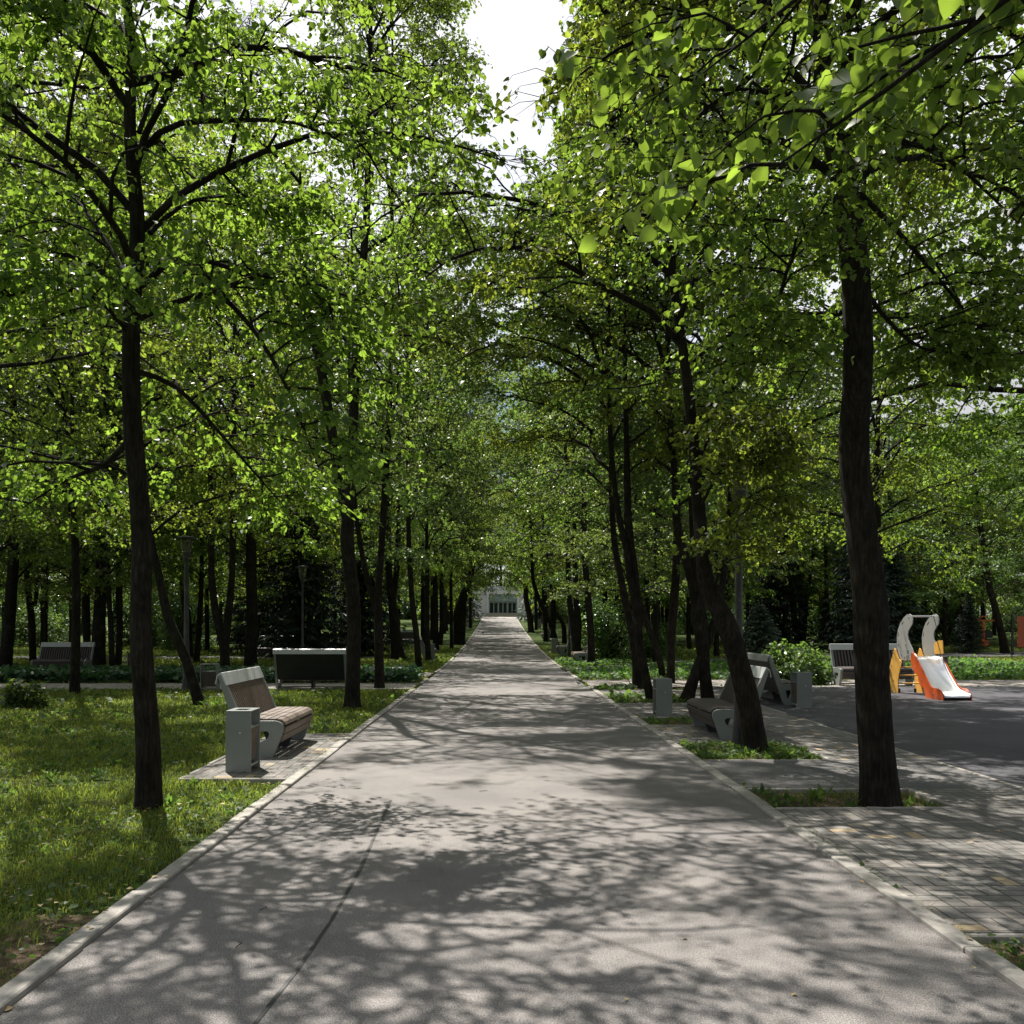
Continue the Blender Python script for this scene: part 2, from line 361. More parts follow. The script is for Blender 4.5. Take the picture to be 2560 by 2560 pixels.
# right side
rect('paving', KR, 5.15, 5.38, 8.62, .022, M['pave'])
rect('paving', 4.2, 8.62, 5.38, 9.66, .022, M['pave'])
rect('side_path', KR, 9.66, 5.38, 11.72, .018, M['asph'])
rect('paving', 4.15, 11.72, 5.45, 13.5, .022, M['pave'])
rect('paving', KR, 13.5, 5.5, 15.8, .022, M['pave'])
rect('paving', 3.5, 15.8, 5.5, 17.1, .022, M['pave'])
rect('paving', KR, 17.1, 5.5, 20.2, .022, M['pave'])
rect('paving', 4.3, 20.2, 5.5, 22.9, .022, M['pave'])
rect('paving', KR, 22.9, 5.5, 24.4, .022, M['pave'])
rect('playground_surface', 5.42, 4.5, 40, 25.6, .026, M['rubber'])
rect('cross_path', KR, 25.7, 40, 28.8, .006, M['light'])
strip('diagonal_path', [(KR, 37), (6.5, 42), (14, 49), (40, 57)], [(KR, 34), (6.5, 39), (14, 45.4), (40, 52)], .006, M['asph'], 1)
def on_diag(x, y):
    X = [KR, 6.5, 14, 40]; return (x > KR) & (y > np.interp(x, X, [34, 39, 45.4, 52])) & (y < np.interp(x, X, [37, 42, 49, 57]))
for a in ((KR, -2, 5.3, 5.06), (KR, 8.66, 4.14, 9.62), (KR, 11.76, 4.1, 13.46), (KR, 15.84, 3.46, 17.06), (KR, 20.25, 4.25, 22.85), (KR, 24.45, 3.6, 25.65)):
    strip('soil_bed', [(a[0], a[1]), (a[0], a[3])], [(a[2], a[1]), (a[2], a[3])], -.012, M['soil'])
PITS = [(KR, 3.9, 3.6, 5.06), (KR, 8.66, 4.14, 9.62), (KR, 11.76, 4.1, 13.46), (KR, 15.84, 3.46, 17.06), (KR, 20.25, 4.25, 22.85), (KR, 24.45, 3.6, 25.65)]
rect('far_yard', -6, 128.5, 6, 136.5, .012, M['light'])
# kerbs: stones laid end to end
rk = random.Random(4)
def kerb_line(mb, a, b, wd, h, ln=1.0):
    a = Vector(a); b = Vector(b); L = (b - a).length; n = max(1, round(L / ln)); t = (b - a) / L; s = Vector((-t.y, t.x))
    for i in range(n):
        p = a + t * (L * i / n + .005); q = a + t * (L * (i + 1) / n - .004); j = rk.uniform(-.008, .008); dz = rk.uniform(-.007, .006)
        vs = []
        for z in (-.12, h + dz):
            for c, e in ((p, -1), (q, -1), (q, 1), (p, 1)):
                d = c + s * (e * wd / 2 + j); vs.append((d.x, d.y, gz(d.y) + z))
        c = .008; top = [Vector(v) for v in vs[4:]]
        vs2 = vs[:4] + [(v.x, v.y, v.z - c) for v in top]
        cen = sum(top, Vector()) / 4
        for v in top: d = (cen - v); d.z = 0; vs2.append(tuple(v + Vector((math.copysign(c, d.x), math.copysign(c, d.y), 0))))
        fs = [(3, 2, 1, 0)]
        for lo in (0, 4):
            for k in range(4): fs.append((lo + k, lo + (k + 1) % 4, lo + 4 + (k + 1) % 4, lo + 4 + k))
        fs.append((8, 9, 10, 11)); mb.add(vs2, fs)
strip('bare_soil', [(-3.1, 3.9), (-3.3, 4.4), (-3.2, 5.0), (-2.7, 5.6)], [(KL, 3.9), (KL, 4.4), (KL, 5.0), (KL, 5.6)], -.022, M['soil'], .3)
mb = MB()
for y0, y1 in ((-3, 24.8), (27.2, 29.5), (33.5, 46.4), (48.7, 128)): kerb_line(mb, (XL - .06, y0), (XL - .06, y1), .12, .03)
for y0, y1 in ((-3, 25.6), (28.9, 33.8), (37.2, 128)): kerb_line(mb, (XR + .06, y0), (XR + .06, y1), .12, .03)
mb.build('kerb', M['kerb'])['kind'] = 'structure'
mb = MB()
for a, b in (((-3.48, 10.26), (KL, 10.26)), ((-3.49, 10.3), (-3.49, 14.54)), ((-3.48, 14.54), (KL, 14.54)),
             ((KR, 5.11), (5.4, 5.11)), ((KR, 8.64), (4.2, 8.64)), ((4.18, 8.66), (4.18, 9.62)), ((KR, 9.64), (4.2, 9.64)), ((KR, 11.74), (5.4, 11.74)),
             ((KR, 13.48), (4.15, 13.48)), ((4.12, 11.78), (4.12, 13.46)), ((KR, 15.82), (3.5, 15.82)), ((KR, 17.08), (3.5, 17.08)), ((3.48, 15.84), (3.48, 17.06)),
             ((KR, 20.22), (4.3, 20.22)), ((KR, 22.88), (4.3, 22.88)), ((4.28, 20.24), (4.28, 22.86)), ((5.4, 12), (5.46, 25.6)), ((5.36, 4.6), (5.38, 11.7))):
    kerb_line(mb, a, b, .05, .028)
for a, b in (((-60, 24.86), (KL, 24.86)), ((-60, 27.14), (KL, 27.14)), ((-60, 31.76), (-4, 31.76)), ((-60, 34.24), (-4, 34.24)), ((KR, 28.86), (40, 28.86))): kerb_line(mb, a, b, .07, .02, 2)
mb.build('edging_kerb', M['kerb'])['kind'] = 'structure'
# bitumen seam in the asphalt
sp = [(-1.045, 3.4), (-1.04, 4.02), (-.995, 4.65), (-.965, 5.4), (-.965, 6.57), (-1.0, 7.6), (-1.05, 9.15)]
strip('path_seam', [(x - .011 - .004 * math.sin(9 * y), y) for x, y in sp], [(x + .011 + .004 * math.sin(7 * y), y) for x, y in sp], .004, M['seam'], .2)

# ------------------------------------------------------------------ foliage toolkit
def nrm(a): return a / np.maximum(np.linalg.norm(a, axis=-1, keepdims=True), 1e-9)
def tubes(Pn, Rn, sides):
    k, m, _ = Pn.shape; T = np.empty_like(Pn); T[:, 1:-1] = Pn[:, 2:] - Pn[:, :-2]; T[:, 0] = Pn[:, 1] - Pn[:, 0]; T[:, -1] = Pn[:, -1] - Pn[:, -2]; T = nrm(T)
    ref = np.where(np.abs(T[..., 2:3]) > .8, np.array([1., .1, 0]), np.array([0, 0, 1.])); X = nrm(np.cross(T, ref)); Y = np.cross(T, X)
    a = np.arange(sides) * 2 * np.pi / sides
    V = Pn[:, :, None] + Rn[:, :, None, None] * (X[:, :, None] * np.cos(a)[:, None] + Y[:, :, None] * np.sin(a)[:, None])
    idx = np.arange(k * m * sides).reshape(k, m, sides); n2 = np.roll(idx, -1, 2)
    Fc = np.stack([idx[:, :-1], n2[:, :-1], n2[:, 1:], idx[:, 1:]], -1).reshape(-1, 4)
    return V.reshape(-1, 3), Fc
def grow(rg, S, az, e0, e1, L, m, wig=.12):
    k = len(S); az = az[:, None] + np.cumsum(rg.normal(0, wig, (k, m - 1)), 1)
    e = e0[:, None] + (e1 - e0)[:, None] * np.linspace(0, 1, m - 1)[None] + rg.normal(0, wig * .6, (k, m - 1))
    d = np.stack([np.cos(e) * np.cos(az), np.cos(e) * np.sin(az), np.sin(e)], -1) * (L / (m - 1))[:, None, None]
    Pn = np.concatenate([S[:, None], S[:, None] + np.cumsum(d, 1)], 1); return Pn, az
def at(Pn, s):
    """points at fraction s (k,n) along polylines (k,m,3)"""
    m = Pn.shape[1]; f = s * (m - 1); i = np.clip(f.astype(int), 0, m - 2); t = (f - i)[..., None]; K = np.arange(len(Pn))[:, None]
    return Pn[K, i] * (1 - t) + Pn[K, i + 1] * t
SHAPES = {
    'heart': (np.array([(0, 0), (-.09, .2), (.08, .43), (.38, .47), (.72, .27), (1.02, 0), (.72, -.27), (.38, -.47), (.08, -.43), (-.09, -.2)]), [(0, 1, 2, 3, 4, 5), (5, 6, 7, 8, 9, 0)]),
    'leaf': (np.array([(0, 0), (.12, .40), (.55, .40), (1, 0), (.55, -.40), (.12, -.40)]), [(0, 1, 2, 3), (3, 4, 5, 0)]),
    'quad': (np.array([(0, 0), (.45, .42), (1, 0), (.45, -.42)]), [(0, 1, 2, 3)]),
    'blade': (np.array([(0, 0), (.5, .09), (1, 0), (.5, -.09)]), [(0, 1, 2, 3)]),
    'dock': (np.array([(0, 0), (.5, .17), (1, 0), (.5, -.17)]), [(0, 1, 2, 3)]),
    'needle': (np.array([(0, .0), (.5, .13), (1, 0), (.5, -.13)]), [(0, 1, 2, 3)]),
}
def leaves(rg, Q, az, el, size, shape='leaf', roll=.8, fold=.16):
    n = len(Q); t = np.stack([np.cos(el) * np.cos(az), np.cos(el) * np.sin(az), np.sin(el)], -1)
    side = np.stack([-np.sin(az), np.cos(az), np.zeros(n)], -1); nn = np.cross(t, side); r = rg.normal(0, roll, n)[:, None]
    s2 = side * np.cos(r) + nn * np.sin(r); n2 = np.cross(t, s2)
    sh, fc = SHAPES[shape]; k = len(sh)
    cur = -.10 * sh[:, 0] ** 2
    V = Q[:, None] + size[:, None, None] * (t[:, None] * sh[None, :, 0:1] + s2[:, None] * sh[None, :, 1:2] + n2[:, None] * (fold * np.abs(sh[:, 1]) + cur)[None, :, None])
    base = (np.arange(n) * k)[:, None]; Fs = {}
    for f in fc: Fs.setdefault(len(f), []).append(base + np.array(f)[None])
    return V.reshape(-1, 3), [np.concatenate(x) for x in Fs.values()], np.repeat(rg.random(n) ** 1.0, k)

def limbs_of(rg, axis, z0, H, R, nl, bias=None, low=.5):
    t = (np.arange(nl) + rg.random(nl)) / nl; z = z0 + (H - .6 - z0) * t
    az = np.arange(nl) * 2.39996 + rg.normal(0, .35, nl)
    prof = np.clip(np.sin(np.pi * np.clip(.17 + .83 * t, 0, 1)) ** .55, .22, 1); prof = np.where(t < .2, np.maximum(prof, low + (1 - low) * t / .2), prof)
    L = R * prof * rg.uniform(.8, 1.2, nl) * 1.18
    if bias is not None: L = L * (1 + bias[1] * np.cos(az - bias[0]))
    S = np.array([axis(q) for q in z]); e0 = np.radians(rg.uniform(25, 55, nl) + 20 * t); e1 = np.radians(-28 + 75 * t + rg.normal(0, 16, nl))
    Pn, azs = grow(rg, S, az, e0, e1, L, 9, .2)
    return Pn, azs, L
def gapw(X, Y_, Z):
    n = .5 * np.sin(1.9 * Z + 1.1 * Y_) + .35 * np.sin(3.7 * Z - 2.3 * Y_ + 1) + .25 * np.sin(6.1 * Z + 5.3 * Y_) + .2 * np.sin(9 * Y_ + 7 * Z)
    return np.clip(.46 + .10 * (Z - 8) + .34 * n, .02, 1.5), (Z > 1.9 + .44 * Y_ + .6 * n) & (Z < 2.4 + .68 * Y_) & (Y_ < 30)
def gap(X, Y_, Z):
    hw, c = gapw(X, Y_, Z); return c & (np.abs(X - .12 - .02 * Y_) < hw)
OPEN = [(.2, 19.5, 1.8, .5), (.1, 23.2, 2, .35), (-2.9, 12.7, 1.15, 1.7), (-3.0, 10.5, 1.0, .7), (-5.6, 9.9, 2.0, .7), (-7.2, 8.2, 1.4, .5), (-4.9, 17.2, 1.3, .8), (-1.5, 26.6, 13, 1.4), (-.2, 10.9, 2.0, .8), (.5, 5.1, 1.3, .5), (-.8, 7.3, .7, .25),
        (8.6, 27.2, 1.7, 1.2), (4.4, 7.1, 1.1, .35), (-7.6, 11.6, .9, .4), (-4.1, 6.6, .7, .25), (.4, 15.2, 1.7, .5), (5.0, 31.5, 5, 1.6), (10.1, 22, .9, 1.6), (6.5, 10.8, 1.4, .3)]  # ground spots kept sunlit by removing leaves from the crowns
def opening(Q):
    """natural holes of the canopy through which the sun reaches the ground"""
    gx = Q[:, 0] - Q[:, 2] * SUN.x / SUN.z; gy = Q[:, 1] - Q[:, 2] * SUN.y / SUN.z; m = np.zeros(len(Q), bool)
    n = .25 * np.sin(5 * gx + 3 * gy) + .25 * np.sin(7 * gy - 4 * gx + 1) + .15 * np.sin(13 * gx + 2) + .15 * np.sin(15 * gy)
    for a, b, c, d in OPEN: m |= ((gx - a) / c) ** 2 + ((gy - b) / d) ** 2 < 1 + n
    return m
def shrink(Pn, O):
    if O is None: return Pn
    Pn = Pn.copy()
    for _ in range(7):
        W_ = Pn + O; cx_ = .12 + .02 * W_[..., 1]; side = np.sign((W_[..., 0] - cx_)[:, :1]); hw, c = gapw(W_[..., 0], W_[..., 1], W_[..., 2])
        bad = (c & ((W_[..., 0] - cx_) * side < hw * .8)).any(1)
        if not bad.any(): break
        Pn[bad] = Pn[bad, :1] + (Pn[bad] - Pn[bad, :1]) * .85
    return Pn
def fill_crown(rg, Pn, azs, L, ns, ntw, nk, leaf, shape, twl=(.3, .75), s0=.22, detail=2, extra=None, thin=1.0, O=None):
    Pn = shrink(Pn, O)
    VV = []; FF = []; off = 0
    def addt(V, Fc):
        nonlocal off; VV.append(V); FF.append(Fc + off); off += len(V)
    k = len(Pn); tt = np.linspace(0, 1, Pn.shape[1])[None]
    addt(*tubes(Pn, (.005 + .0074 * L[:, None]) * (1 - tt) ** .8 + .005, 7 if detail > 1 else 4))
    s = np.clip(np.linspace(s0, 1, ns)[None] + rg.normal(0, .03, (k, ns)), 0, 1)
    S2 = at(Pn, s).reshape(-1, 3); ia = np.clip((s * (azs.shape[1] - 1)).astype(int), 0, azs.shape[1] - 1)
    a2 = np.take_along_axis(azs, ia, 1) + np.where(np.arange(ns)[None] % 2 == 0, 1, -1) * rg.uniform(.35, 1.3, (k, ns)) * (s < .98)
    L2 = (L[:, None] * (.42 * (1 - s) + .16) * rg.uniform(.7, 1.3, (k, ns))).ravel()
    n2 = len(S2); e0 = np.radians(rg.uniform(-10, 45, n2)); e1 = np.radians(rg.uniform(-60, 5, n2))
    P2, az2 = grow(rg, S2, a2.ravel(), e0, e1, L2, 6, .2); P2 = shrink(P2, O)
    k2 = np.ones(len(P2), bool) if O is None else ~opening(P2[:, 3] + O) & ~gap(P2[:, 4, 0] + O[0], P2[:, 4, 1] + O[1], P2[:, 4, 2] + O[2])
    T2 = P2[k2]; R2_ = L2[k2]
    addt(*tubes(T2, (.003 + .007 * R2_[:, None]) * (1 - np.linspace(0, 1, 6)[None]) + .003, 4 if detail > 1 else 3))
    s3 = np.clip(np.linspace(.12, 1, ntw)[None] + rg.normal(0, .05, (n2, ntw)), 0, 1); S3 = at(P2, s3).reshape(-1, 3)
    a3 = (az2[:, -1:] + rg.normal(0, .9, (n2, ntw))).ravel(); n3 = len(S3); L3 = rg.uniform(*twl, n3)
    P3, az3 = grow(rg, S3, a3, np.radians(rg.uniform(-25, 35, n3)), np.radians(rg.uniform(-75, -15, n3)), L3, 4, .25)
    if detail:
        T3 = P3 if O is None else P3[~gap(P3[:, -1, 0] + O[0], P3[:, -1, 1] + O[1], P3[:, -1, 2] + O[2]) & ~opening(S3 + O)]
        addt(*tubes(T3, .0035 * (1 - np.linspace(0, 1, 4)[None]) * np.ones((len(T3), 1)) + .0015, 3))
    s4 = np.clip(np.linspace(.1, 1, nk)[None] + rg.normal(0, .06, (n3, nk)), 0, 1); Q = at(P3, s4).reshape(-1, 3)
    a4 = (az3[:, -1:] + rg.normal(0, 1.0, (n3, nk))).ravel(); n4 = len(Q)
    if thin < 1: kp = rg.random(n4) < thin; Q = Q[kp]; a4 = a4[kp]; n4 = len(Q)
    Q = Q + rg.normal(0, .02, Q.shape)
    if O is not None: kp = ~gap(Q[:, 0] + O[0], Q[:, 1] + O[1], Q[:, 2] + O[2]) & (~opening(Q + O) | (rg.random(n4) < .16)); Q = Q[kp]; a4 = a4[kp]; n4 = len(Q)
    Vl, Fl, rn = leaves(rg, Q, a4, np.radians(rg.normal(-38, 26, n4)), leaf * rg.uniform(.6, 1.25, n4), shape)
    return (np.concatenate(VV), [np.concatenate(FF)]), (Vl, Fl, rn)

def trunk_mesh(name, stems, parent, sides=18, seed=0, mesh_only=False, flare=.28):
    """stems: list of (pts (m,3), radii) world-space or local"""
    rg = np.random.default_rng(seed); VV = []; FF = []; off = 0
    for si, (pts, rad) in enumerate(stems):
        pts = np.array(pts, float); rad = np.array(rad, float)
        d = np.concatenate(([0], np.cumsum(np.linalg.norm(np.diff(pts, axis=0), axis=1)))); n = max(8, int(d[-1] / .22)); s = np.linspace(0, d[-1], n)
        # smooth interpolation
        q = np.stack([np.interp(s, d, pts[:, i]) for i in range(3)], 1)
        for _ in range(3): q[1:-1] = (q[:-2] + 2 * q[1:-1] + q[2:]) / 4
        r = np.interp(s, d, rad)
        if si == 0: r = r * (1 + flare * np.exp(-s / .22))
        T = np.gradient(q, axis=0); T = nrm(T); X = nrm(np.cross(T, np.array([0, 1., .001]))); Y = np.cross(T, X)
        a = np.arange(sides) * 2 * np.pi / sides
        lob = sum(rg.uniform(.01, .035) * np.cos(k * a[None] + rg.uniform(0, 6) + s[:, None] * rg.uniform(-.25, .25)) for k in (2, 3, 5))
        if si == 0: lob = lob + np.exp(-s / .25)[:, None] * (.17 * np.cos(5 * a[None] + rg.uniform(0, 6)) + .1 * np.cos(3 * a[None] + rg.uniform(0, 6)))
        for _ in range(4): kz, ka = rg.uniform(.5, 5), rg.uniform(0, 6.28); lob = lob + rg.uniform(.03, .07) * np.exp(-((s[:, None] - kz) / .07) ** 2) * np.exp(2.5 * (np.cos(a[None] - ka) - 1))
        rr = r[:, None] * (1 + lob + rg.normal(0, .012, (n, sides)))
        V = q[:, None] + rr[..., None] * (X[:, None] * np.cos(a)[None, :, None] + Y[:, None] * np.sin(a)[None, :, None])
        idx = np.arange(n * sides).reshape(n, sides); n2 = np.roll(idx, -1, 1)
        FF.append(np.stack([idx[:-1], n2[:-1], n2[1:], idx[1:]], -1).reshape(-1, 4) + off); VV.append(V.reshape(-1, 3)); off += n * sides
    return npmesh(name, np.concatenate(VV), [np.concatenate(FF)], M['bark'], False if mesh_only else parent, True)

# ---- shared crowns for the middle and far distance (local, trunk on the z axis)
def variant(seed, H, R, z0, nl, ns, ntw, nk, leaf, shape, m, detail, name):
    rg = np.random.default_rng(seed); Pn, azs, L = limbs_of(rg, lambda z: (0, 0, z), z0, H, R, nl)
    (V, Fc), (Vl, Fl, rn) = fill_crown(rg, Pn, azs, L, ns, ntw, nk, leaf, shape, detail=detail)
    a = npmesh('limbs', V, Fc, M['bark'], False, True); b = npmesh('crown', Vl, Fl, m, False, False, rn)
    rg2 = random.Random(seed); pts = [(0, 0, -.15)]; x = y = 0
    for z in (1.5, 3, 5, 8, 11, H - 1): x += rg2.uniform(-.12, .12); y += rg2.uniform(-.12, .12); pts.append((x if z < z0 else x * .3, y if z < z0 else y * .3, z))
    t = trunk_mesh('trunk', [(pts, [.19, .165, .155, .14, .11, .075, .03])], None, 12, seed, True)
    return dict(limbs=a, crown=b, trunk=t, H=H)
MID = [variant(11, 16, 3.7, 3.0, 34, 10, 7, 13, .094, 'quad', M['leaf'], 1, 'm'), variant(12, 17, 3.9, 2.6, 36, 10, 7, 13, .094, 'quad', M['leafd'], 1, 'm'),
       variant(13, 15, 3.5, 2.4, 34, 10, 7, 13, .094, 'quad', M['leaf'], 1, 'm'), variant(14, 17.5, 4.1, 3.4, 38, 10, 7, 13, .094, 'quad', M['leafd'], 1, 'm')]
FAR = [variant(21, 15, 3.8, 2.2, 32, 8, 6, 8, .18, 'quad', M['leaf'], 0, 'f'), variant(22, 16, 4.0, 1.8, 32, 8, 6, 8, .18, 'quad', M['leafd'], 0, 'f'), variant(23, 14, 4.2, 1.5, 32, 8, 6, 8, .18, 'quad', M['leaf'], 0, 'f')]
TREES = []     # (x, y) for spacing
def shared_tree(x, y, var, rz, s, label, group, name='linden_tree', ls=1.0):
    t = empty(name, (x, y, gz(y) - .03), rz, label, 'tree', group); t.scale = (s, s, s * ls)
    inst('trunk', var['trunk'], t); inst('limbs', var['limbs'], t); inst('crown', var['crown'], t); TREES.append((x, y)); return t

# ---- trees traced in the photo: (label, base (u,v), stems in photo units [(u,v,width)...], H, R, z0, style)
def traced(label, stems, H=16, R=3.6, z0=4, mode='uniq', seed=0, group=None, m='leaf', nl=34, bias=None, leaf=.062, shape='leaf', thin=1.0, name='linden_tree', dens=(12, 9, 14), low=.5, limbs=None, rzv=None, var=None, top=None):
    rg = np.random.default_rng(seed); u, v, wd = stems[0][0]; Y = depth(v); gzv = gz(Y); x0 = (u - U0) / F * Y
    t = empty(name, (x0, Y, gzv - .03), 0, label, 'tree', group or 'lindens along the path'); O = np.array([x0, Y, gzv - .03])
    st = []
    for i, s in enumerate(stems):
        pts = []; rad = []
        for j, (a, b, c) in enumerate(s):
            p = np.array(P(a, b, Y)) - O
            p[1] += rg.uniform(-.05, .05) * j
            if i == 0 and j == 0: p[2] = -.12
            pts.append(p); rad.append(max(.02, c / 2 / F * Y))
        e = pts[-1].copy(); tp = H - 1 if i == 0 else (H - 1) * .62
        if e[2] < tp:
            d = pts[-1] - pts[-2]; d = d / max(d[2], .2); k = min(1.5, (tp - e[2]) * .3)
            mid = e + d * k * .6; mid[2] = e[2] + (tp - e[2]) * .45; pts.append(mid); rad.append(rad[-1] * .62)
            tp_ = mid + (mid - e) * .2; tp_[2] = tp; pts.append(tp_); rad.append(.025)
        st.append((pts, rad))
    trunk_mesh('trunk', st, t, 22 if Y < 15 else 14, seed)
    A = np.array(st[0][0]); ax = lambda z: (np.interp(z, A[:, 2], A[:, 0]), np.interp(z, A[:, 2], A[:, 1]), z)
    if mode == 'uniq':
        Pn, azs, L = limbs_of(rg, ax, z0, H, R, nl, bias, low)
        if len(st) > 1:      # some limbs spring from the second stem
            B = np.array(st[1][0])
            for i in range(0, nl, 3):
                z = Pn[i, 0, 2]
                if B[0, 2] < z < B[-1, 2]: Pn[i] += np.array([np.interp(z, B[:, 2], B[:, 0]), np.interp(z, B[:, 2], B[:, 1]), z]) - Pn[i, 0]
        if limbs:
            ex = []
            for poly in limbs:
                q = np.array([np.array(P(a, b, Y + dy)) - O for a, b, dy in poly]); d = np.concatenate(([0], np.cumsum(np.linalg.norm(np.diff(q, axis=0), axis=1))))
                s_ = np.linspace(0, d[-1], 9); q = np.stack([np.interp(s_, d, q[:, i]) for i in range(3)], 1); q[1:-1] = (q[:-2] + 2 * q[1:-1] + q[2:]) / 4
                ex.append(q)
            ex = np.array(ex); dd = np.diff(ex, axis=1); ea = np.arctan2(dd[..., 1], dd[..., 0]); el = np.linalg.norm(dd, axis=-1).sum(1)
            (V1, F1), (V2, F2, r2) = fill_crown(rg, ex, ea, el * 1.15, dens[0] + 2, dens[1], dens[2], leaf, shape, s0=.3, thin=thin, O=O)
            inst('bough', npmesh('bough', V1, F1, M['bark'], False, True), t)
            inst('bough_leaves', npmesh('bough_leaves', V2, F2, M[m], False, False, r2), t)
        (V, Fc), (Vl, Fl, rn) = fill_crown(rg, Pn, azs, L, *dens, leaf, shape, thin=thin, O=O)
        npmesh('limbs', V, Fc, M['bark'], t, True); npmesh('crown', Vl, Fl, M[m], t, False, rn)
    else:
        var = var if var is not None else MID[seed % 4]; c = ax(5)
        s = H / var['H']
        for nme in ('limbs', 'crown'): inst(nme, var[nme], t, (c[0], c[1], 0), rg.uniform(0, 6.28) if rzv is None else rzv, (R / 3.8, R / 3.8, s))
    TREES.append((x0, Y)); return t
def cz(ox, oy, k, pts):   # crop pixel list -> photo units
    return [(ox + a * k, oy + b * k, c * k) for a, b, c in pts]
c2 = lambda p: cz(377.4, 1056.6, .2344, p); c1 = lambda p: cz(0, 943.4, .25, p); c3 = lambda p: cz(754.7, 943.4, .1953, p)
c4 = lambda p: cz(1094.3, 981.1, .2578, p); c5 = lambda p: cz(1479.2, 1056.6, .2344, p); c6 = lambda p: cz(1358.5, 792.5, .2969, p); c7 = lambda p: cz(981.1, 1132.1, .1016, p)

# nearest left
traced('nearest tree on the left, straight dark trunk on the lawn in front of the bin', [[(279, 1522, 47), (277, 1400, 43), (268, 1200, 38), (259, 1000, 36), (253, 800, 33), (249, 600, 31), (249, 400, 27), (244, 250, 22), (250, 100, 18), (252, -100, 14)]],
       H=12.5, R=3.3, z0=4.3, seed=1, nl=25, leaf=.058, shape='heart', dens=(12, 9, 14), thin=.9, low=.6,
       limbs=[[(250, 545, 0), (215, 480, .3), (180, 425, .5), (150, 380, .8), (110, 350, 1.1)], [(266, 540, 0), (300, 495, 0), (345, 467, .1), (450, 510, .2), (600, 590, .4), (690, 720, .6)],
              [(283, 440, 0), (320, 400, .2), (380, 368, .5), (470, 370, .8), (560, 400, 1.2)], [(262, 290, 0), (292, 245, 0), (330, 230, -.2), (430, 227, -.5), (560, 225, -.8), (670, 280, -1)],
              [(240, 142, 0), (180, 112, -.2), (110, 60, -.5), (30, -10, -.9)], [(262, 250, 0), (295, 160, .2), (330, 90, .4), (390, 0, .6)],
              [(300, 495, 0), (400, 540, -.3), (470, 600, -.4), (540, 720, -.5), (600, 880, -.6)], [(255, 700, 0), (330, 720, .5), (400, 800, .9), (470, 880, 1.2), (540, 960, 1.4)],
              [(250, 640, 0), (190, 560, -.4), (100, 540, -.8), (0, 560, -1.2)], [(252, 820, 0), (200, 880, .6), (130, 900, 1.4), (40, 960, 2)]])
# nearest right
traced('biggest trunk in the picture, rising from the soil bed at the playground edge', [[(1660, 1522, 66), (1652, 1400, 63), (1645, 1250, 62), (1637, 1165, 62), (1627, 1000, 57), (1613, 822, 55), (1606, 750, 52), (1593, 550, 51), (1578, 350, 46), (1562, 150, 38), (1550, -150, 30)]],
       H=13.5, R=3.9, z0=5.7, seed=2, nl=42, leaf=.058, thin=.95, shape='heart', dens=(12, 10, 14), low=1.0,
       limbs=[[(1560, 405, 0), (1500, 460, -.3), (1470, 560, -.5), (1445, 690, -.6)], [(1605, 350, 0), (1680, 420, .2), (1750, 500, .5), (1880, 660, .8)], [(1620, 530, 0), (1660, 590, .2), (1730, 660, .6), (1830, 670, 1)],
              [(1590, 300, 0), (1700, 260, -1), (1800, 300, -1.6), (1920, 420, -2.2)], [(1570, 330, 0), (1480, 260, -1), (1380, 270, -1.8), (1290, 420, -2.3)]])
# left pair on the lawn
traced('forked tree rising from the lawn right of the black bench back', [c2([(1222, 1180, 118), (1235, 900, 112), (1240, 600, 112), (1235, 300, 110)]) + [(656, 1020, 26), (662, 900, 20), (668, 780, 18), (676, 640, 17), (690, 400, 14)], [(655, 980, 20), (640, 900, 20), (622, 790, 18), (600, 660, 17), (575, 540, 15)]],
       H=19, R=3.5, z0=6.6, seed=3, nl=34, leaf=.065, thin=.85, bias=(1.6, .25), dens=(12, 9, 14), low=.7)
traced('slimmer forked tree between the black bench back and the path', [c2([(1445, 1030, 80), (1440, 700, 78), (1430, 450, 72), (1440, 200, 60), (1452, 0, 55)]) + [(728, 900, 12), (734, 780, 10)], c2([(1425, 420, 50), (1370, 250, 48), (1310, 0, 42)]) + [(668, 960, 9)]],
       H=20, R=3.6, z0=5.0, seed=4, nl=38, leaf=.070, m='leafd', dens=(12, 9, 14))
traced('slim straight tree on the far edge of the left lawn, in front of the hostas', [c1([(560, 1460, 72), (570, 1000, 62), (575, 600, 58), (575, 300, 52), (575, 0, 30)])], H=19, R=3.8, z0=3.2, seed=5, nl=32, leaf=.070, dens=(12, 9, 14), group='trees of the left lawn')
traced('tree leaning left out of the lawn beside the small lamp post', [c1([(1520, 1545, 80), (1440, 1300, 78), (1350, 1050, 76), (1260, 900, 72), (1210, 700, 66), (1170, 500, 58), (1120, 250, 50), (1080, 0, 42)])], H=14, R=3.3, z0=3.4, seed=6, thin=.8, nl=30, leaf=.066, dens=(12, 9, 14), group='trees of the left lawn')
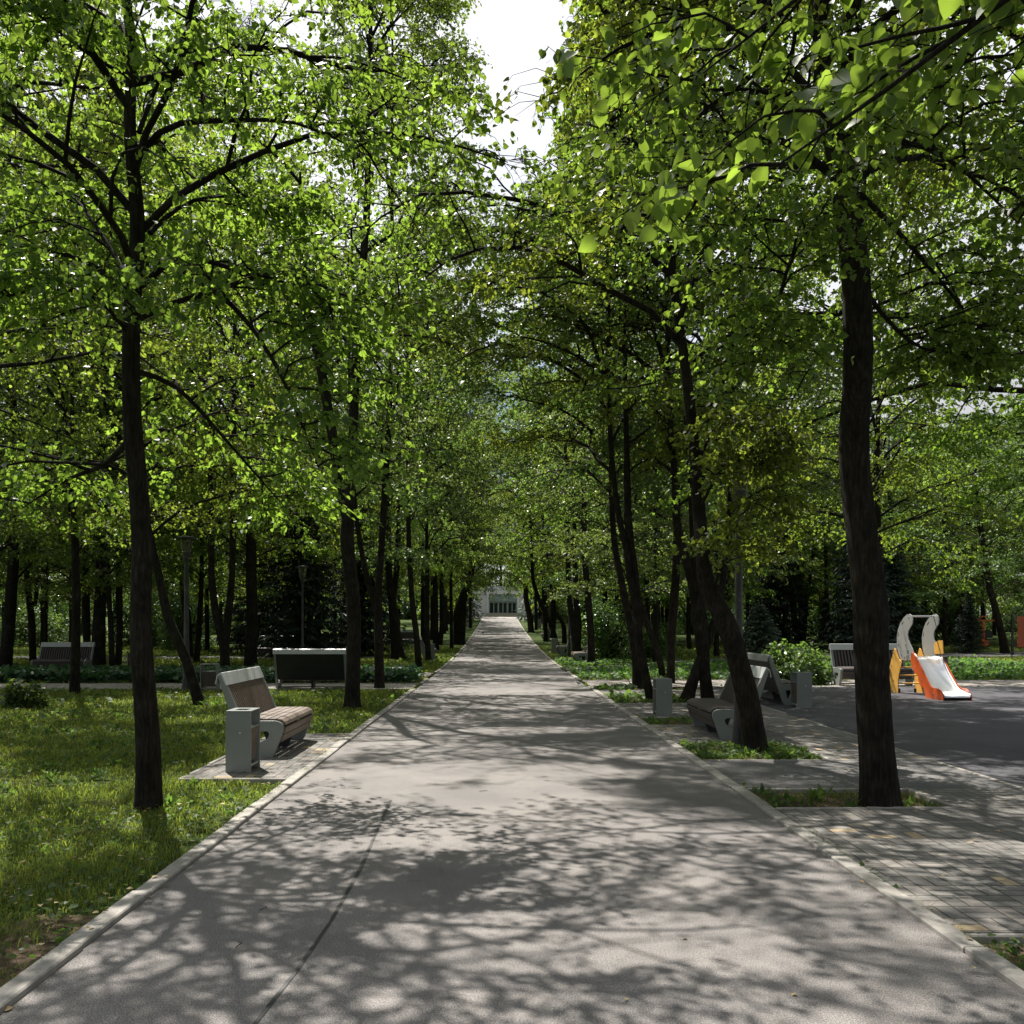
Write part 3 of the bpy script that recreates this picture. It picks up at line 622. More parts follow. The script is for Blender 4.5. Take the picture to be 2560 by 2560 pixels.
# right leaning group
traced('thick leaning tree in the soil bed hiding the lamp post foot and bench', [c4([(1290, 1690, 165), (1240, 1300, 168), (1150, 1000, 150), (1080, 750, 150), (1000, 620, 140), (920, 500, 120), (880, 300, 105), (905, 100, 95)]) + [(1325, 950, 24), (1312, 880, 22), (1297, 780, 20), (1280, 650, 17), (1262, 560, 15)]],
       H=15.5, R=3.9, z0=5.0, seed=7, nl=36, leaf=.062, thin=.8, dens=(12, 9, 14), low=.8, bias=(2.6, .3),
       limbs=[[(1345, 1120, 0), (1375, 1020, -.5), (1410, 950, -.8), (1440, 930, -.9)], [(1325, 950, 0), (1360, 880, -.5), (1400, 850, -.8), (1440, 880, -.9)], [(1312, 880, 0), (1350, 800, -.4), (1400, 790, -.8), (1450, 840, -1)]])
traced('double tree just behind the path bench on the right, its two stems rising together', [c4([(945, 1330, 90), (910, 1100, 85), (895, 900, 98), (880, 700, 110), (862, 520, 95), (790, 350, 70), (740, 200, 66), (695, 0, 58)]) + [(1268, 900, 12), (1262, 780, 10)], c4([(860, 520, 60), (840, 300, 62), (820, 0, 55)]) + [(1300, 850, 12), (1290, 720, 10)]],
       H=17, R=4.1, z0=4.6, seed=8, nl=36, leaf=.066, dens=(12, 9, 14), bias=(2.9, .35), low=.8)
traced('tree slanting to the right behind the path bench, forming a low V', [c4([(760, 1330, 105), (840, 1120, 75), (930, 900, 66), (990, 760, 60), (1040, 600, 55), (1060, 400, 45)]) + [(1378, 1020, 10), (1385, 900, 9)]],
       H=14, R=3.6, z0=4.2, seed=9, nl=28, leaf=.066, dens=(9, 8, 10), m='leafd')
traced('tree leaning left beside the bin on the right of the path', [c4([(530, 1320, 62), (470, 1100, 60), (430, 900, 64), (420, 700, 60), (370, 450, 55), (330, 200, 45), (290, 0, 45)]) + [(1160, 900, 10), (1150, 820, 9)], c4([(420, 700, 50), (415, 450, 55), (370, 200, 60), (350, 0, 60)]) + [(1184, 860, 11), (1182, 740, 9)]],
       H=16.5, R=3.9, z0=4.8, seed=10, nl=34, leaf=.070, bias=(3.1, .3), dens=(12, 9, 14))
traced('slanting young tree between the leaning pair and the straight trunk', [c4([(618, 1165, 48), (570, 950, 50), (500, 800, 45), (450, 640, 40), (400, 500, 30)])], H=12, R=3, z0=4, seed=11, mode='v')
traced('straight upright tree behind the right-hand path bin', [c4([(663, 1195, 58), (668, 900, 62), (685, 600, 66), (700, 400, 60), (703, 200, 52), (705, 0, 45)])], H=18, R=3.7, z0=4, seed=12, m='leafd', leaf=.08, dens=(10, 8, 11))
traced('tree behind the bin bending left, in the last soil bed before the crossing', [c4([(430, 1222, 78), (410, 1000, 60), (390, 850, 52), (330, 600, 52), (300, 450, 50), (260, 200, 45), (240, 0, 42)]) + [(1150, 900, 9)]], H=20, R=3.9, z0=4.5, seed=13, nl=38, leaf=.074, dens=(12, 9, 14), bias=(3.1, .25), m='leafd')
# rows further on, right
traced('speckled straight trunk on the right lawn just past the crossing', [c7([(1320, 1215, 150), (1320, 800, 140), (1300, 400, 130), (1270, 0, 130)]) + [(1103, 1050, 12)]], H=19, R=3.9, z0=4, seed=14, shape='quad', leaf=.10, dens=(10, 7, 11))
traced('thick double trunk with pale bark on the right lawn past the crossing', [c7([(1090, 1125, 180), (1040, 800, 170), (990, 450, 140), (900, 0, 100)]), c7([(1080, 800, 110), (1080, 400, 130), (1040, 0, 110)])], H=22, R=4, seed=15, mode='v')
traced('bent trunk standing behind the white-capped bench down the path', [c7([(825, 800, 95), (820, 500, 88), (790, 400, 75), (700, 290, 62), (620, 200, 50)])], H=19, R=3.6, seed=16, mode='v')
traced('trunk leaning left over the thin lamp post down the path', [c7([(690, 860, 105), (600, 500, 90), (450, 200, 80), (350, 0, 80)]) + [(1005, 1095, 7)]], H=21, R=4, seed=17, mode='v')
traced('dark upright trunk behind the small far bin', [c7([(480, 762, 80), (465, 300, 80), (440, 0, 70)])], H=20, R=3.8, seed=18, mode='v')
traced('pair of dark trunks close to the path edge far down on the right', [c7([(212, 595, 110), (180, 300, 110), (110, 0, 95)]), c7([(300, 560, 60), (300, 300, 60), (290, 0, 55)])], H=21, R=4, seed=19, mode='v')
# rows further on, left
traced('slightly crooked trunk at the left path edge just past the crossing', [c3([(185, 1632, 66), (160, 1300, 60), (120, 1000, 56), (100, 700, 50), (85, 400, 48)])], H=20, R=3.35, z0=4, seed=20, shape='quad', leaf=.10, dens=(10, 7, 11), m='leafd')
traced('straight trunk next to the crooked one left of the path', [c3([(275, 1552, 58), (262, 1200, 50), (265, 800, 45), (260, 400, 32)])], H=22, R=3.35, seed=21, mode='v')
traced('twin trunks just behind the left path bin past the crossing', [c3([(345, 1452, 60), (342, 1100, 55), (340, 850, 50)]), c3([(385, 1400, 50), (408, 1200, 52), (400, 850, 45)])], H=21, R=3.35, seed=22, mode='v')
traced('thin black trunk before the big leaning far trunk on the left', [c3([(497, 1437, 36), (495, 1100, 34), (492, 800, 30)])], H=18, R=3.35, seed=23, mode='v')
traced('very thick dark trunk leaning over the path far down on the left', [c3([(572, 1392, 118), (565, 1100, 108), (605, 950, 90), (655, 820, 66), (700, 660, 55)])], H=20, R=3.35, seed=24, mode='v')
traced('small trunk behind the very thick far trunk on the left', [c3([(615, 1330, 30), (628, 1050, 26)])], H=19, R=3.35, seed=25, mode='v')
traced('small trunk beside the distant bin on the left path edge', [c3([(680, 1232, 34), (678, 1030, 28)])], H=20, R=3.35, seed=26, mode='v')
traced('broad-based trunk with spreading roots left of the path beyond the hostas', [c2([(1600, 795, 115), (1575, 600, 85), (1545, 300, 66), (1520, 100, 52)]), c2([(1560, 300, 45), (1590, 0, 50)])], H=21, R=3.35, seed=27, mode='v')
# wood on the left
WG = 'trees of the wood left of the lawn'
traced('dark V-forked tree behind the slatted bench with the white cap', [c2([(205, 930, 82), (195, 700, 70), (230, 400, 58), (270, 100, 50)]), c2([(190, 720, 55), (130, 450, 60), (90, 200, 58), (80, 0, 50)])], H=22, R=3.7, seed=28, mode='v', group=WG)
traced('wide leaning trunk at the left edge of the picture', [c1([(35, 1280, 95), (70, 900, 88), (100, 500, 78), (112, 250, 72), (120, 0, 60)])], H=21, R=3.9, seed=29, mode='v', group=WG)
traced('slim forked trunk behind the left end of the shaded wooden bench', [c1([(250, 1215, 48), (240, 900, 54), (215, 650, 40), (190, 400, 35), (200, 0, 30)]), c1([(262, 800, 30), (290, 600, 28), (325, 350, 24)])], H=20, R=3.5, seed=30, mode='v', group=WG)
traced('very slim trunk above the middle of the shaded wooden bench', [c1([(345, 1190, 25), (350, 900, 26), (352, 650, 20)])], H=12, R=3.2, seed=31, mode='v', group=WG)
traced('massive dark trunk right of the shaded wooden bench', [c1([(740, 1275, 115), (750, 900, 90), (770, 600, 80)])], H=22, R=4.2, seed=32, mode='v', group=WG)
traced('trunk right behind the cap end of the shaded wooden bench', [c1([(665, 1250, 50), (650, 900, 60), (640, 500, 45)])], H=15, R=3.6, seed=33, mode='v', group=WG)
traced('bent slim trunk next to the massive dark trunk', [c1([(850, 1300, 45), (830, 900, 38), (820, 600, 34)])], H=14, R=3.4, seed=34, mode='v', group=WG)
traced('curved trunk just left of the nearest tree, beyond the hosta bed', [c1([(890, 1272, 50), (905, 1000, 46), (893, 750, 50), (890, 500, 44)])], H=21, R=3.6, seed=35, mode='v', group=WG)
traced('dark trunk directly behind the small lamp post', [c1([(1425, 1190, 70), (1415, 900, 62), (1385, 700, 55)])], H=20, R=3.8, seed=36, mode='v', group=WG)
traced('trunk leaning right at the left end of the far park bench', [c1([(1480, 1225, 45), (1505, 900, 42), (1525, 650, 34)])], H=19, R=3.5, seed=37, mode='v', group=WG)
traced('lone slim dark trunk in front of the bright far lawn', [c2([(372, 790, 30), (372, 650, 26), (392, 480, 24)])], H=14, R=3.4, seed=38, mode='v', group=WG)
traced('broad dark trunk between the V-forked tree and the spruces', [c2([(470, 760, 85), (460, 600, 75), (455, 450, 60)])], H=21, R=3.7, seed=39, mode='v', group=WG)
traced('slim trunk over the left end of the black bench back', [c2([(955, 780, 60), (945, 450, 45), (940, 200, 40)])], H=21, R=3.7, seed=40, mode='v', group=WG)
traced('thin trunk over the right end of the black bench back', [c2([(1085, 730, 32), (1085, 480, 28)])], H=13, R=3.3, seed=41, mode='v', group=WG)
# playground side
PG = 'trees beyond the playground'
traced('grey-barked triple tree rising behind the pale-leaved bush', [c5([(120, 700, 55), (60, 300, 50), (20, 0, 48)]), c5([(140, 680, 50), (140, 300, 50), (120, 0, 45)]), c5([(165, 640, 30), (185, 300, 36), (225, 30, 30)])], H=15, R=3.9, seed=42, mode='v', group=PG)
traced('curved dark tree on the lawn beyond the slide, at the right', [c5([(1785, 752, 68), (1740, 550, 55), (1695, 400, 50), (1655, 200, 55), (1620, 0, 50)]) + [(1848, 1000, 11), (1845, 930, 9)]], H=13, R=4.2, seed=43, mode='v', group=PG)
traced('short dark trunk between the pale-leaved bush and the biggest trunk', [c5([(388, 715, 45), (365, 550, 38), (350, 450, 34)])], H=12, R=3.4, seed=44, mode='v', group=PG)
traced('slim trunk seen just right of the biggest trunk', [c6([(1125, 1440, 50), (1115, 1250, 46), (1105, 900, 35), (1085, 600, 30)])], H=15, R=3.9, seed=45, mode='v', group=PG)

# overhanging tree at the right, its trunk outside the picture
def overhang():
    rg = np.random.default_rng(77); t = empty('linden_tree', (4.9, 3.0, -.03), 0, 'tree overhead at the right whose big near leaves hang into the top right corner', 'tree')
    trunk_mesh('trunk', [([(0, 0, -.1), (.05, 0, 2), (0, .1, 4.5), (-.1, .1, 7), (0, 0, 10)], [.2, .18, .15, .11, .04])], t, 16, 5)
    O = np.array([4.9, 3.0, -.03])
    polys = [[(4.9, 3.0, 4.6), (3.4, 3.6, 5.0), (2.4, 3.9, 4.55), (1.75, 4.1, 4.05), (1.25, 4.2, 3.75)], [(4.9, 3.0, 5.2), (3.5, 4.4, 5.9), (2.3, 5.0, 5.7), (1.7, 5.3, 5.2), (1.15, 5.3, 4.8)],
             [(4.9, 3, 5.5), (3.2, 4.8, 6.2), (1.9, 5.5, 5.9), (1.6, 5.8, 5.5), (1.25, 5.9, 5.1)], [(4.9, 3, 4.2), (3.6, 3.1, 4.7), (2.7, 3.1, 4.4), (2.05, 3.2, 4.05)], [(4.9, 3, 4.9), (3.6, 3.8, 5.1), (2.9, 4.2, 4.7), (2.35, 4.4, 4.35)],
             [(4.9, 3, 5.8), (3.9, 5.0, 6.0), (3.3, 5.6, 5.6), (2.8, 6.0, 5.1)], [(4.9, 3, 6.4), (3.0, 5.2, 7.1), (2.2, 6.0, 6.7), (1.7, 6.4, 6.1)]]
    ex = []
    for poly in polys:
        q = np.array(poly) - O; d = np.concatenate(([0], np.cumsum(np.linalg.norm(np.diff(q, axis=0), axis=1)))); s_ = np.linspace(0, d[-1], 9)
        q = np.stack([np.interp(s_, d, q[:, i]) for i in range(3)], 1); q[1:-1] = (q[:-2] + 2 * q[1:-1] + q[2:]) / 4; ex.append(q)
    ex = np.array(ex); dd = np.diff(ex, axis=1); ea = np.arctan2(dd[..., 1], dd[..., 0]); el = np.linalg.norm(dd, axis=-1).sum(1)
    (V1, F1), (V2, F2, r2) = fill_crown(rg, ex, ea, el * .8, 12, 5, 7, .085, 'heart', twl=(.2, .45), s0=.35)
    npmesh('limbs', V1, F1, M['bark'], t, True); npmesh('crown', V2, F2, M['leaf'], t, False, r2)
overhang()
def plain_tree(x, y, label, H, R, z0, seed, nl=38, bias=None, leaf=.065, thin=1):
    rg = np.random.default_rng(seed); t = empty('linden_tree', (x, y, -.03), 0, label, 'tree')
    pts = [(0, 0, -.1), (.05, 0, 2), (0, .1, 5), (-.1, .1, 8), (0, 0, 11), (0, 0, H - 1)]; trunk_mesh('trunk', [(pts, [.2, .18, .15, .12, .08, .03])], t, 16, seed)
    Pn, azs, L = limbs_of(rg, lambda z: (0, 0, z), z0, H, R, nl, bias, .9)
    (V, Fc), (Vl, Fl, rn) = fill_crown(rg, Pn, azs, L, 10, 9, 13, leaf, 'leaf', thin=thin, O=np.array([x, y, -.03]))
    npmesh('limbs', V, Fc, M['bark'], t, True); npmesh('crown', Vl, Fl, M['leaf'], t, False, rn); TREES.append((x, y))
plain_tree(8.9, 12.6, 'tree standing past the right picture edge, its boughs drooping over the playground', 15, 4.6, 3.6, 301, 44, (math.pi, .25))
plain_tree(-9.6, 13.4, 'tree standing past the left picture edge, its boughs hanging over the lawn', 15, 4.3, 3.6, 302, 30, (0, .2), thin=.6)
plain_tree(12.1, 31.2, 'tree directly behind the biggest trunk, filling the crown layer over the slide', 20, 4.6, 4.2, 304, 40, None, .085)
plain_tree(15.0, 37.2, 'tall tree on the lawn beyond the cross path, its trunk hidden by the biggest trunk', 22, 5.0, 3.6, 305, 42, None, .10)
plain_tree(17.6, 26.5, 'tree behind the playground at the right edge, spreading over the cross path', 19, 4.8, 4.0, 303, 40, None, .11)

# generated rows and woods
rr = random.Random(7)
def clear(x, y, dmin):
    if abs(x) < 3.4: return False
    if any((x - a) ** 2 + (y - b) ** 2 < dmin * dmin for a, b in TREES): return False
    return not bool(on_diag(np.float64(x), np.float64(y)))
for side in (-1, 1):
    y = 62.0 if side < 0 else 66.0
    while y < 127:
        x = side * ((4.9 if side < 0 else 4.2) + rr.uniform(-.1, .5) + max(0, y - 88) * .045) + (.1 if side > 0 else 0)
        if clear(x, y, 1.8):
            shared_tree(x, y, (MID if y < 85 else FAR)[rr.randrange(3)], rr.uniform(0, 6.28), rr.uniform(.82, .98), 'dark trunk in the far avenue row along the %s edge of the path' % ('left' if side < 0 else 'right'), 'far avenue row, %s' % ('left' if side < 0 else 'right'), ls=rr.uniform(1.35, 1.55))
        y += rr.uniform(4.8, 7.2) if side < 0 else rr.uniform(3.8, 5.6)
def wood(n, x0, x1, y0, y1, dmin, pool, label, group, avoid=None, s=(.8, 1.08)):
    k = 0; tries = 0
    while k < n and tries < n * 60:
        tries += 1; x = rr.uniform(x0, x1); y = rr.uniform(y0, y1)
        if not (-.62 * y - 6 < x < .64 * y + 6): continue
        if not clear(x, y, dmin) or (avoid and avoid(x, y)): continue
        if any(a - .3 < x < c + .3 and b - .3 < y < d + .3 for a, b, c, d in HARD): continue
        shared_tree(x, y, pool[rr.randrange(len(pool))], rr.uniform(0, 6.28), rr.uniform(*s), label, group); k += 1
wood(40, -46, -7.5, 36, 75, 3.2, MID, 'tall dark-trunked tree standing in the wood on the left', 'trees of the left wood', lambda x, y: (y < 47 and x > -11) or (abs((x / y) + .285) < .008))
wood(44, 9, 50, 57, 80, 2.9, MID, 'tall dark-trunked tree standing in the wood behind the playground', 'trees of the wood behind the playground', lambda x, y: .50 < x / y < .56 and y < 70)
wood(8, -26, -12, 15, 36, 4.5, MID, 'tree at the far left edge of the lawn', 'trees at the left edge', lambda x, y: x > -.50 * y - .5 or x < -.62 * y - 4)
wood(9, 14, 36, 58, 74, 4.5, MID, 'high tree towering behind the playground lawn', 'high trees behind the playground', lambda x, y: .48 < x / y < .58, (1.25, 1.5))
wood(10, -40, -10, 38, 60, 4.5, MID, 'high tree towering over the left wood', 'high trees of the left wood', lambda x, y: abs((x / y) + .285) < .008 or x > -.22 * y, (1.25, 1.45))
wood(14, 5.5, 14, 42, 75, 3.6, MID, 'tree in the lawn right of the avenue, seen between the near trunks', 'trees right of the avenue', lambda x, y: y < 48 and x > 8)
wood(34, -75, -9, 76, 125, 4.6, FAR, 'distant tree deep in the left wood', 'distant trees, left', lambda x, y: abs((x / y) + .285) < .009)
wood(34, 9, 80, 81, 125, 4.6, FAR, 'distant tree deep in the right wood', 'distant trees, right')
wood(26, -90, 90, 150, 185, 5.5, FAR, 'very distant tree closing the view', 'very distant trees', lambda x, y: False, (1.0, 1.3))

for i_ in range(9):
    shared_tree(-14 + i_ * 3.6 + rr.uniform(-.8, .8), rr.uniform(146, 158), FAR[i_ % 3], rr.uniform(0, 6.28), rr.uniform(1.2, 1.4), 'tall tree standing right behind the white pavilion', 'trees behind the pavilion', ls=1.5)
# ---- bushes and spruces
def bush_mesh(seed, rx, ry, h, n, leaf, shape, m, clumps=26):
    rg = np.random.default_rng(seed); cen = nrm(rg.normal(size=(clumps, 3))); cen[:, 2] = np.abs(cen[:, 2]); cr = rg.uniform(.25, .45, clumps)
    ci = rg.integers(0, clumps, n); q = nrm(rg.normal(size=(n, 3))) * cr[ci][:, None] * rg.uniform(.6, 1, (n, 1)) + cen[ci] * rg.uniform(.45, .8, clumps)[ci][:, None]
    q[:, 2] = np.abs(q[:, 2]); Q = q * np.array([rx, ry, h]); out = np.arctan2(q[:, 1], q[:, 0])
    V, Fc, r = leaves(rg, Q, out + rg.normal(0, .8, n), np.radians(rg.normal(-25, 25, n)), leaf * rg.uniform(.6, 1.3, n), shape, .5)
    a = npmesh('foliage', V, Fc, M[m], False, False, r)
    k = 22; S = np.zeros((k, 3)); S[:, :2] = rg.normal(0, .08, (k, 2)) * [rx, ry]; az = rg.uniform(0, 6.28, k); Pn, _ = grow(rg, S, az, np.radians(rg.uniform(50, 80, k)), np.radians(rg.uniform(10, 60, k)), rg.uniform(.6, 1.0, k) * max(h, rx) * .95, 6, .15)
    V, Fc = tubes(Pn, .014 * (1 - np.linspace(0, .8, 6))[None] * np.ones((k, 1)) * max(1, h), 5)
    return a, npmesh('stems', V, [Fc], M['twig'], False, True)
def bush(x, y, ms, label, group=None, s=(1, 1, 1), rz=0, name='leafy_bush', cat='bush'):
    t = empty(name, (x, y, gz(y) - .03), rz, label, cat, group); t.scale = s; inst('foliage', ms[0], t); inst('stems', ms[1], t); return t
bush(8.55, 27.3, bush_mesh(51, 1.35, .95, 1.28, 5200, .11, 'leaf', 'bush'), 'broad sunlit bush with large pale shiny leaves beside the playground', name='hydrangea_bush')
BM = [bush_mesh(52, 1.6, 1.6, 2.3, 5200, .11, 'quad', 'leafd'), bush_mesh(53, 1.8, 1.6, 1.9, 5200, .11, 'quad', 'ivy'), bush_mesh(54, 1.4, 1.5, 3.4, 6000, .11, 'quad', 'bush')]
bush(5.2, 44, BM[2], 'tall whitish-leaved shrub on the lawn seen between the slanting trunks', s=(1.2, 1, 1.05), name='tall_shrub')
bush(7.4, 46, BM[1], 'olive shrub right of the whitish one on the lawn', s=(.9, .9, 1.1), name='olive_shrub')
bush(3.9 + 2.2, 55, BM[0], 'dark shrub with bare lower stems behind the leaning trees', s=(1.3, 1, 1.3), name='dark_shrub')
bush(-9.9, 19.6, bush_mesh(55, .5, .4, .75, 700, .1, 'leaf', 'leafd'), 'small dark shoots at the foot of the leaning tree', name='shoots', cat='bush', s=(1, 1, 1))
for i in range(30):
    y = rr.uniform(58, 118); x = rr.uniform(-.6 * y, -8)
    if abs((x / y) + .285) < .009: continue
    bush(x, y, BM[i % 3], 'undergrowth shrub between the trunks of the left wood', 'shrubs in the left wood', (rr.uniform(1, 1.9),) * 3, rr.uniform(0, 6))
for i in range(34):
    y = rr.uniform(66, 122); x = rr.uniform(8.5, .6 * y)
    bush(x, y, BM[i % 3], 'undergrowth shrub between the trunks of the right wood', 'shrubs in the right wood', (rr.uniform(1, 1.9),) * 3, rr.uniform(0, 6))
for i in range(46):
    x = rr.uniform(-96, 96); bush(x, rr.uniform(142, 150), BM[i % 3], 'shrub of the distant edge of the park', 'shrubs of the distant edge', (rr.uniform(2, 3.2),) * 3, rr.uniform(0, 6))
for i in range(24):
    sx_ = (-1 if i % 2 else 1) * rr.uniform(7.5, 42); bush(sx_, rr.uniform(124, 134), BM[i % 3], 'shrub near the lawn before the far building', 'shrubs before the far building', (rr.uniform(1.8, 2.8),) * 3, rr.uniform(0, 6))
def spruce_mesh(seed, H, R, m, n=24, leaf=.2):
    rg = np.random.default_rng(seed); k = n * 11; t = np.sort(rg.random(k)); z = .25 + (H - .4) * t; L = R * (1 - t) ** .85 * rg.uniform(.75, 1.1, k) + .12
    S = np.stack([np.zeros(k), np.zeros(k), z], 1); az = np.arange(k) * 2.39996; Pn, a = grow(rg, S, az, np.radians(rg.uniform(-15, 10, k)), np.radians(rg.uniform(-25, 15, k)), L, 6, .05)
    V, Fc = tubes(Pn, .012 * (1 - np.linspace(0, .8, 6))[None] * np.ones((k, 1)), 3)
    trunkP = np.array([[[0, 0, -.1], [0, 0, H * .5], [0, 0, H]]]); V2, F2 = tubes(trunkP, np.array([[.02 * H, .012 * H, .01]]), 9)
    nk = 26; s = np.clip(np.linspace(.1, 1, nk)[None] + rg.normal(0, .02, (k, nk)), 0, 1); Q = at(Pn, s).reshape(-1, 3); aa = (a[:, -1:] + np.where(np.arange(nk) % 2 == 0, .9, -.9)[None] * rg.uniform(.6, 1.2, (k, nk))).ravel(); q = len(Q)
    Vl, Fl, rn = leaves(rg, Q, aa, np.radians(rg.normal(-22, 16, q)), leaf * rg.uniform(.7, 1.5, q) * np.repeat(np.clip(L / R + .35, .4, 1.1), nk), 'needle', .7)
    return npmesh('trunk', V2, [F2], M['bark'], False, True), npmesh('boughs', V, [Fc], M['twig'], False, True), npmesh('needles', Vl, Fl, M[m], False, False, rn)
def spruce(x, y, ms, label, group=None, s=1, rz=0):
    t = empty('spruce_tree', (x, y, gz(y) - .03), rz, label, 'spruce', group); t.scale = (s,) * 3
    for nme, me in zip(('trunk', 'boughs', 'needles'), ms): inst(nme, me, t)
SP = spruce_mesh(61, 9, 2.6, 'needle', 30, .32)
spruce(-9.6, 46, SP, 'large black-green spruce behind the black bench back, left one', 'dark spruces behind the lawn', 1)
spruce(-7.2, 50, SP, 'large black-green spruce behind the black bench back, right one', 'dark spruces behind the lawn', .95, 2)
spruce(-13.4, 52, SP, 'black-green spruce deeper in the left wood', 'dark spruces behind the lawn', .9, 1)
spruce(20.5, 53.5, SP, 'wide dark spruce directly behind the slide', 'dark spruces behind the playground', 1.0, 1)
spruce(23.5, 56.5, SP, 'dark spruce to the right of the slide top', 'dark spruces behind the playground', .85, 3)
spruce(17.2, 58, SP, 'dark spruce seen left of the slide top', 'dark spruces behind the playground', 1.0, 4)
spruce(25.9, 52.0, SP, 'low dark spruce next to the outdoor gym machine', 'dark spruces behind the playground', .4, 2)
spruce(11.3, 40.8, spruce_mesh(62, 2.8, 1.25, 'bneedle', 22, .16), 'young blue-grey spruce behind the pale-leaved bush')
SPB = spruce_mesh(63, 12, 3.0, 'bneedle', 30, .4)
spruce(5.2, 118, SPB, 'tall bluish spruce beside the steps of the far building', None, 1, 1)
spruce(-5.0, 121, SP, 'dark spruce left of the far building', None, 1.2, 1)

# ------------------------------------------------------------------ grass and ground cover
rg = np.random.default_rng(99)
def is_hard(x, y):
    h = on_diag(x, y)
    for a, b, c, d in HARD: h = h | ((x > a - .0) & (x < c + .0) & (y > b) & (y < d))
    return h
def vnoise(x, y, s, seed):
    r = np.random.default_rng(seed); o = 0
    for k in range(5):
        a = r.uniform(0, 6.28); f = s * r.uniform(.6, 1.8); o = o + np.sin((x * np.cos(a) + y * np.sin(a)) * f + r.uniform(0, 6) + 1.3 * np.sin((x * np.sin(a) - y * np.cos(a)) * f * .7))
    return o / 5
def scatter(n, y0, y1, pw, dens):
    """positions with density falling as distance^-pw"""
    y = y0 * (y1 / y0) ** rg.random(n); x = rg.uniform(-.57, .6, n) * y * 1.03 + rg.uniform(-.8, .8, n); keep = ~is_hard(x, y) & dens(x, y)
    return x[keep], y[keep]
def blades(x, y, h, wd, z0):
    n = len(x); az = rg.uniform(0, 6.28, n); b = rg.uniform(0, 6.28, n); ln = rg.uniform(.2, 1.0, n) * h
    base = np.stack([x, y, z0], 1); s = np.stack([np.cos(az), np.sin(az), np.zeros(n)], 1) * wd[:, None] / 2; l = np.stack([np.cos(b) * ln, np.sin(b) * ln, np.zeros(n)], 1)
    mid = base + l * .3 + np.array([0, 0, 1]) * h[:, None] * .6; tip = base + l + np.array([0, 0, 1]) * (h * rg.uniform(.65, 1, n))[:, None]
    V = np.stack([base - s, base + s, mid + s * .8, mid - s * .8, tip], 1).reshape(-1, 3); k = (np.arange(n) * 5)[:, None]
    return V, [k + np.array([[0, 1, 2, 3]]), k + np.array([[3, 2, 4]])], np.repeat(rg.random(n), 5)
def bare(x, y): return vnoise(x, y, 1.6, 3) * .6 + vnoise(x, y, 4.5, 8) * .4
x, y = scatter(420000, 3.6, 62, 2, lambda x, y: (bare(x, y) + rg.normal(0, .25, len(x)) < .42 - .55 * np.exp(-np.clip(KL - x, 0, 9) / .35) * (y < 9) - .3 * np.exp(-(((x + 3.1) / .7) ** 2 + ((y - 4.9) / .7) ** 2))) & ~((x > KR) & (y < 25.6) & (x < 5.5)))
h = (.035 + .05 * rg.random(len(x)) + .03 * (vnoise(x, y, 2.2, 12) > .25)) * np.clip(y / 18, 1, 1.7); wd = (.0035 + .0035 * rg.random(len(x))) * np.clip(y / 6, .8, 6)
bx = [x]; by = [y]
for (a, b, c, d) in PITS:
    k = int((c - a) * (d - b) * 1500); X_ = rg.uniform(a, c, k); Y_ = rg.uniform(b, d, k); kp = vnoise(X_, Y_, 3.5, 6) + rg.normal(0, .35, k) > .15; bx.append(X_[kp]); by.append(Y_[kp])
k = 9000; Y_ = 3.8 * (26 / 3.8) ** rg.random(k); X_ = np.where(rg.random(k) < .6, XL - .03 - rg.uniform(0, .1, k), XR + .03 + rg.uniform(.05, .12, k)); kp = vnoise(X_ * 0, Y_, 3, 9) > .05; bx.append(X_[kp]); by.append(Y_[kp])
x0_ = len(x); x = np.concatenate(bx); y = np.concatenate(by); e = len(x) - x0_
h = np.concatenate((h, rg.uniform(.03, .1, e))); wd = np.concatenate((wd, rg.uniform(.003, .007, e) * np.clip(y[x0_:] / 7, .8, 4)))
V, Fc, r = blades(x, y, h, wd, gza(y) - .035); npmesh('grass', V, Fc, M['grass'], None, False, r)['kind'] = 'stuff'
# broad-leaved weeds, clover and shoots
x, y = scatter(70000, 3.6, 55, 2, lambda x, y: (vnoise(x, y, 1.9, 21) + rg.normal(0, .35, len(x)) > .15) & ~((x > KR) & (y < 25.6) & (x < 5.5)))
px, py = [x], [y]
for (a, b, c, d), k in zip(PITS, (900, 700, 1500, 450, 1100, 900)):
    X_ = rg.uniform(a + .03, c - .03, k * 2); Y_ = rg.uniform(b + .03, d - .03, k * 2); kp = vnoise(X_, Y_, 4, 5) + rg.normal(0, .3, k * 2) > (.1 if k < 1000 else -.2); px.append(X_[kp]); py.append(Y_[kp])
x = np.concatenate(px); y = np.concatenate(py); n = len(x)
sz = rg.uniform(.018, .05, n) * np.clip(y / 10, .9, 3.2) * (1 + .8 * (rg.random(n) > .93))
V, Fc, r = leaves(rg, np.stack([x, y, gza(y) - .02 + rg.uniform(.0, .07, n)], 1), rg.uniform(0, 6.28, n), np.radians(rg.normal(18, 22, n)), sz, 'leaf', .4)
npmesh('weeds', V, Fc, M['ivy'], None, False, r)['kind'] = 'stuff'
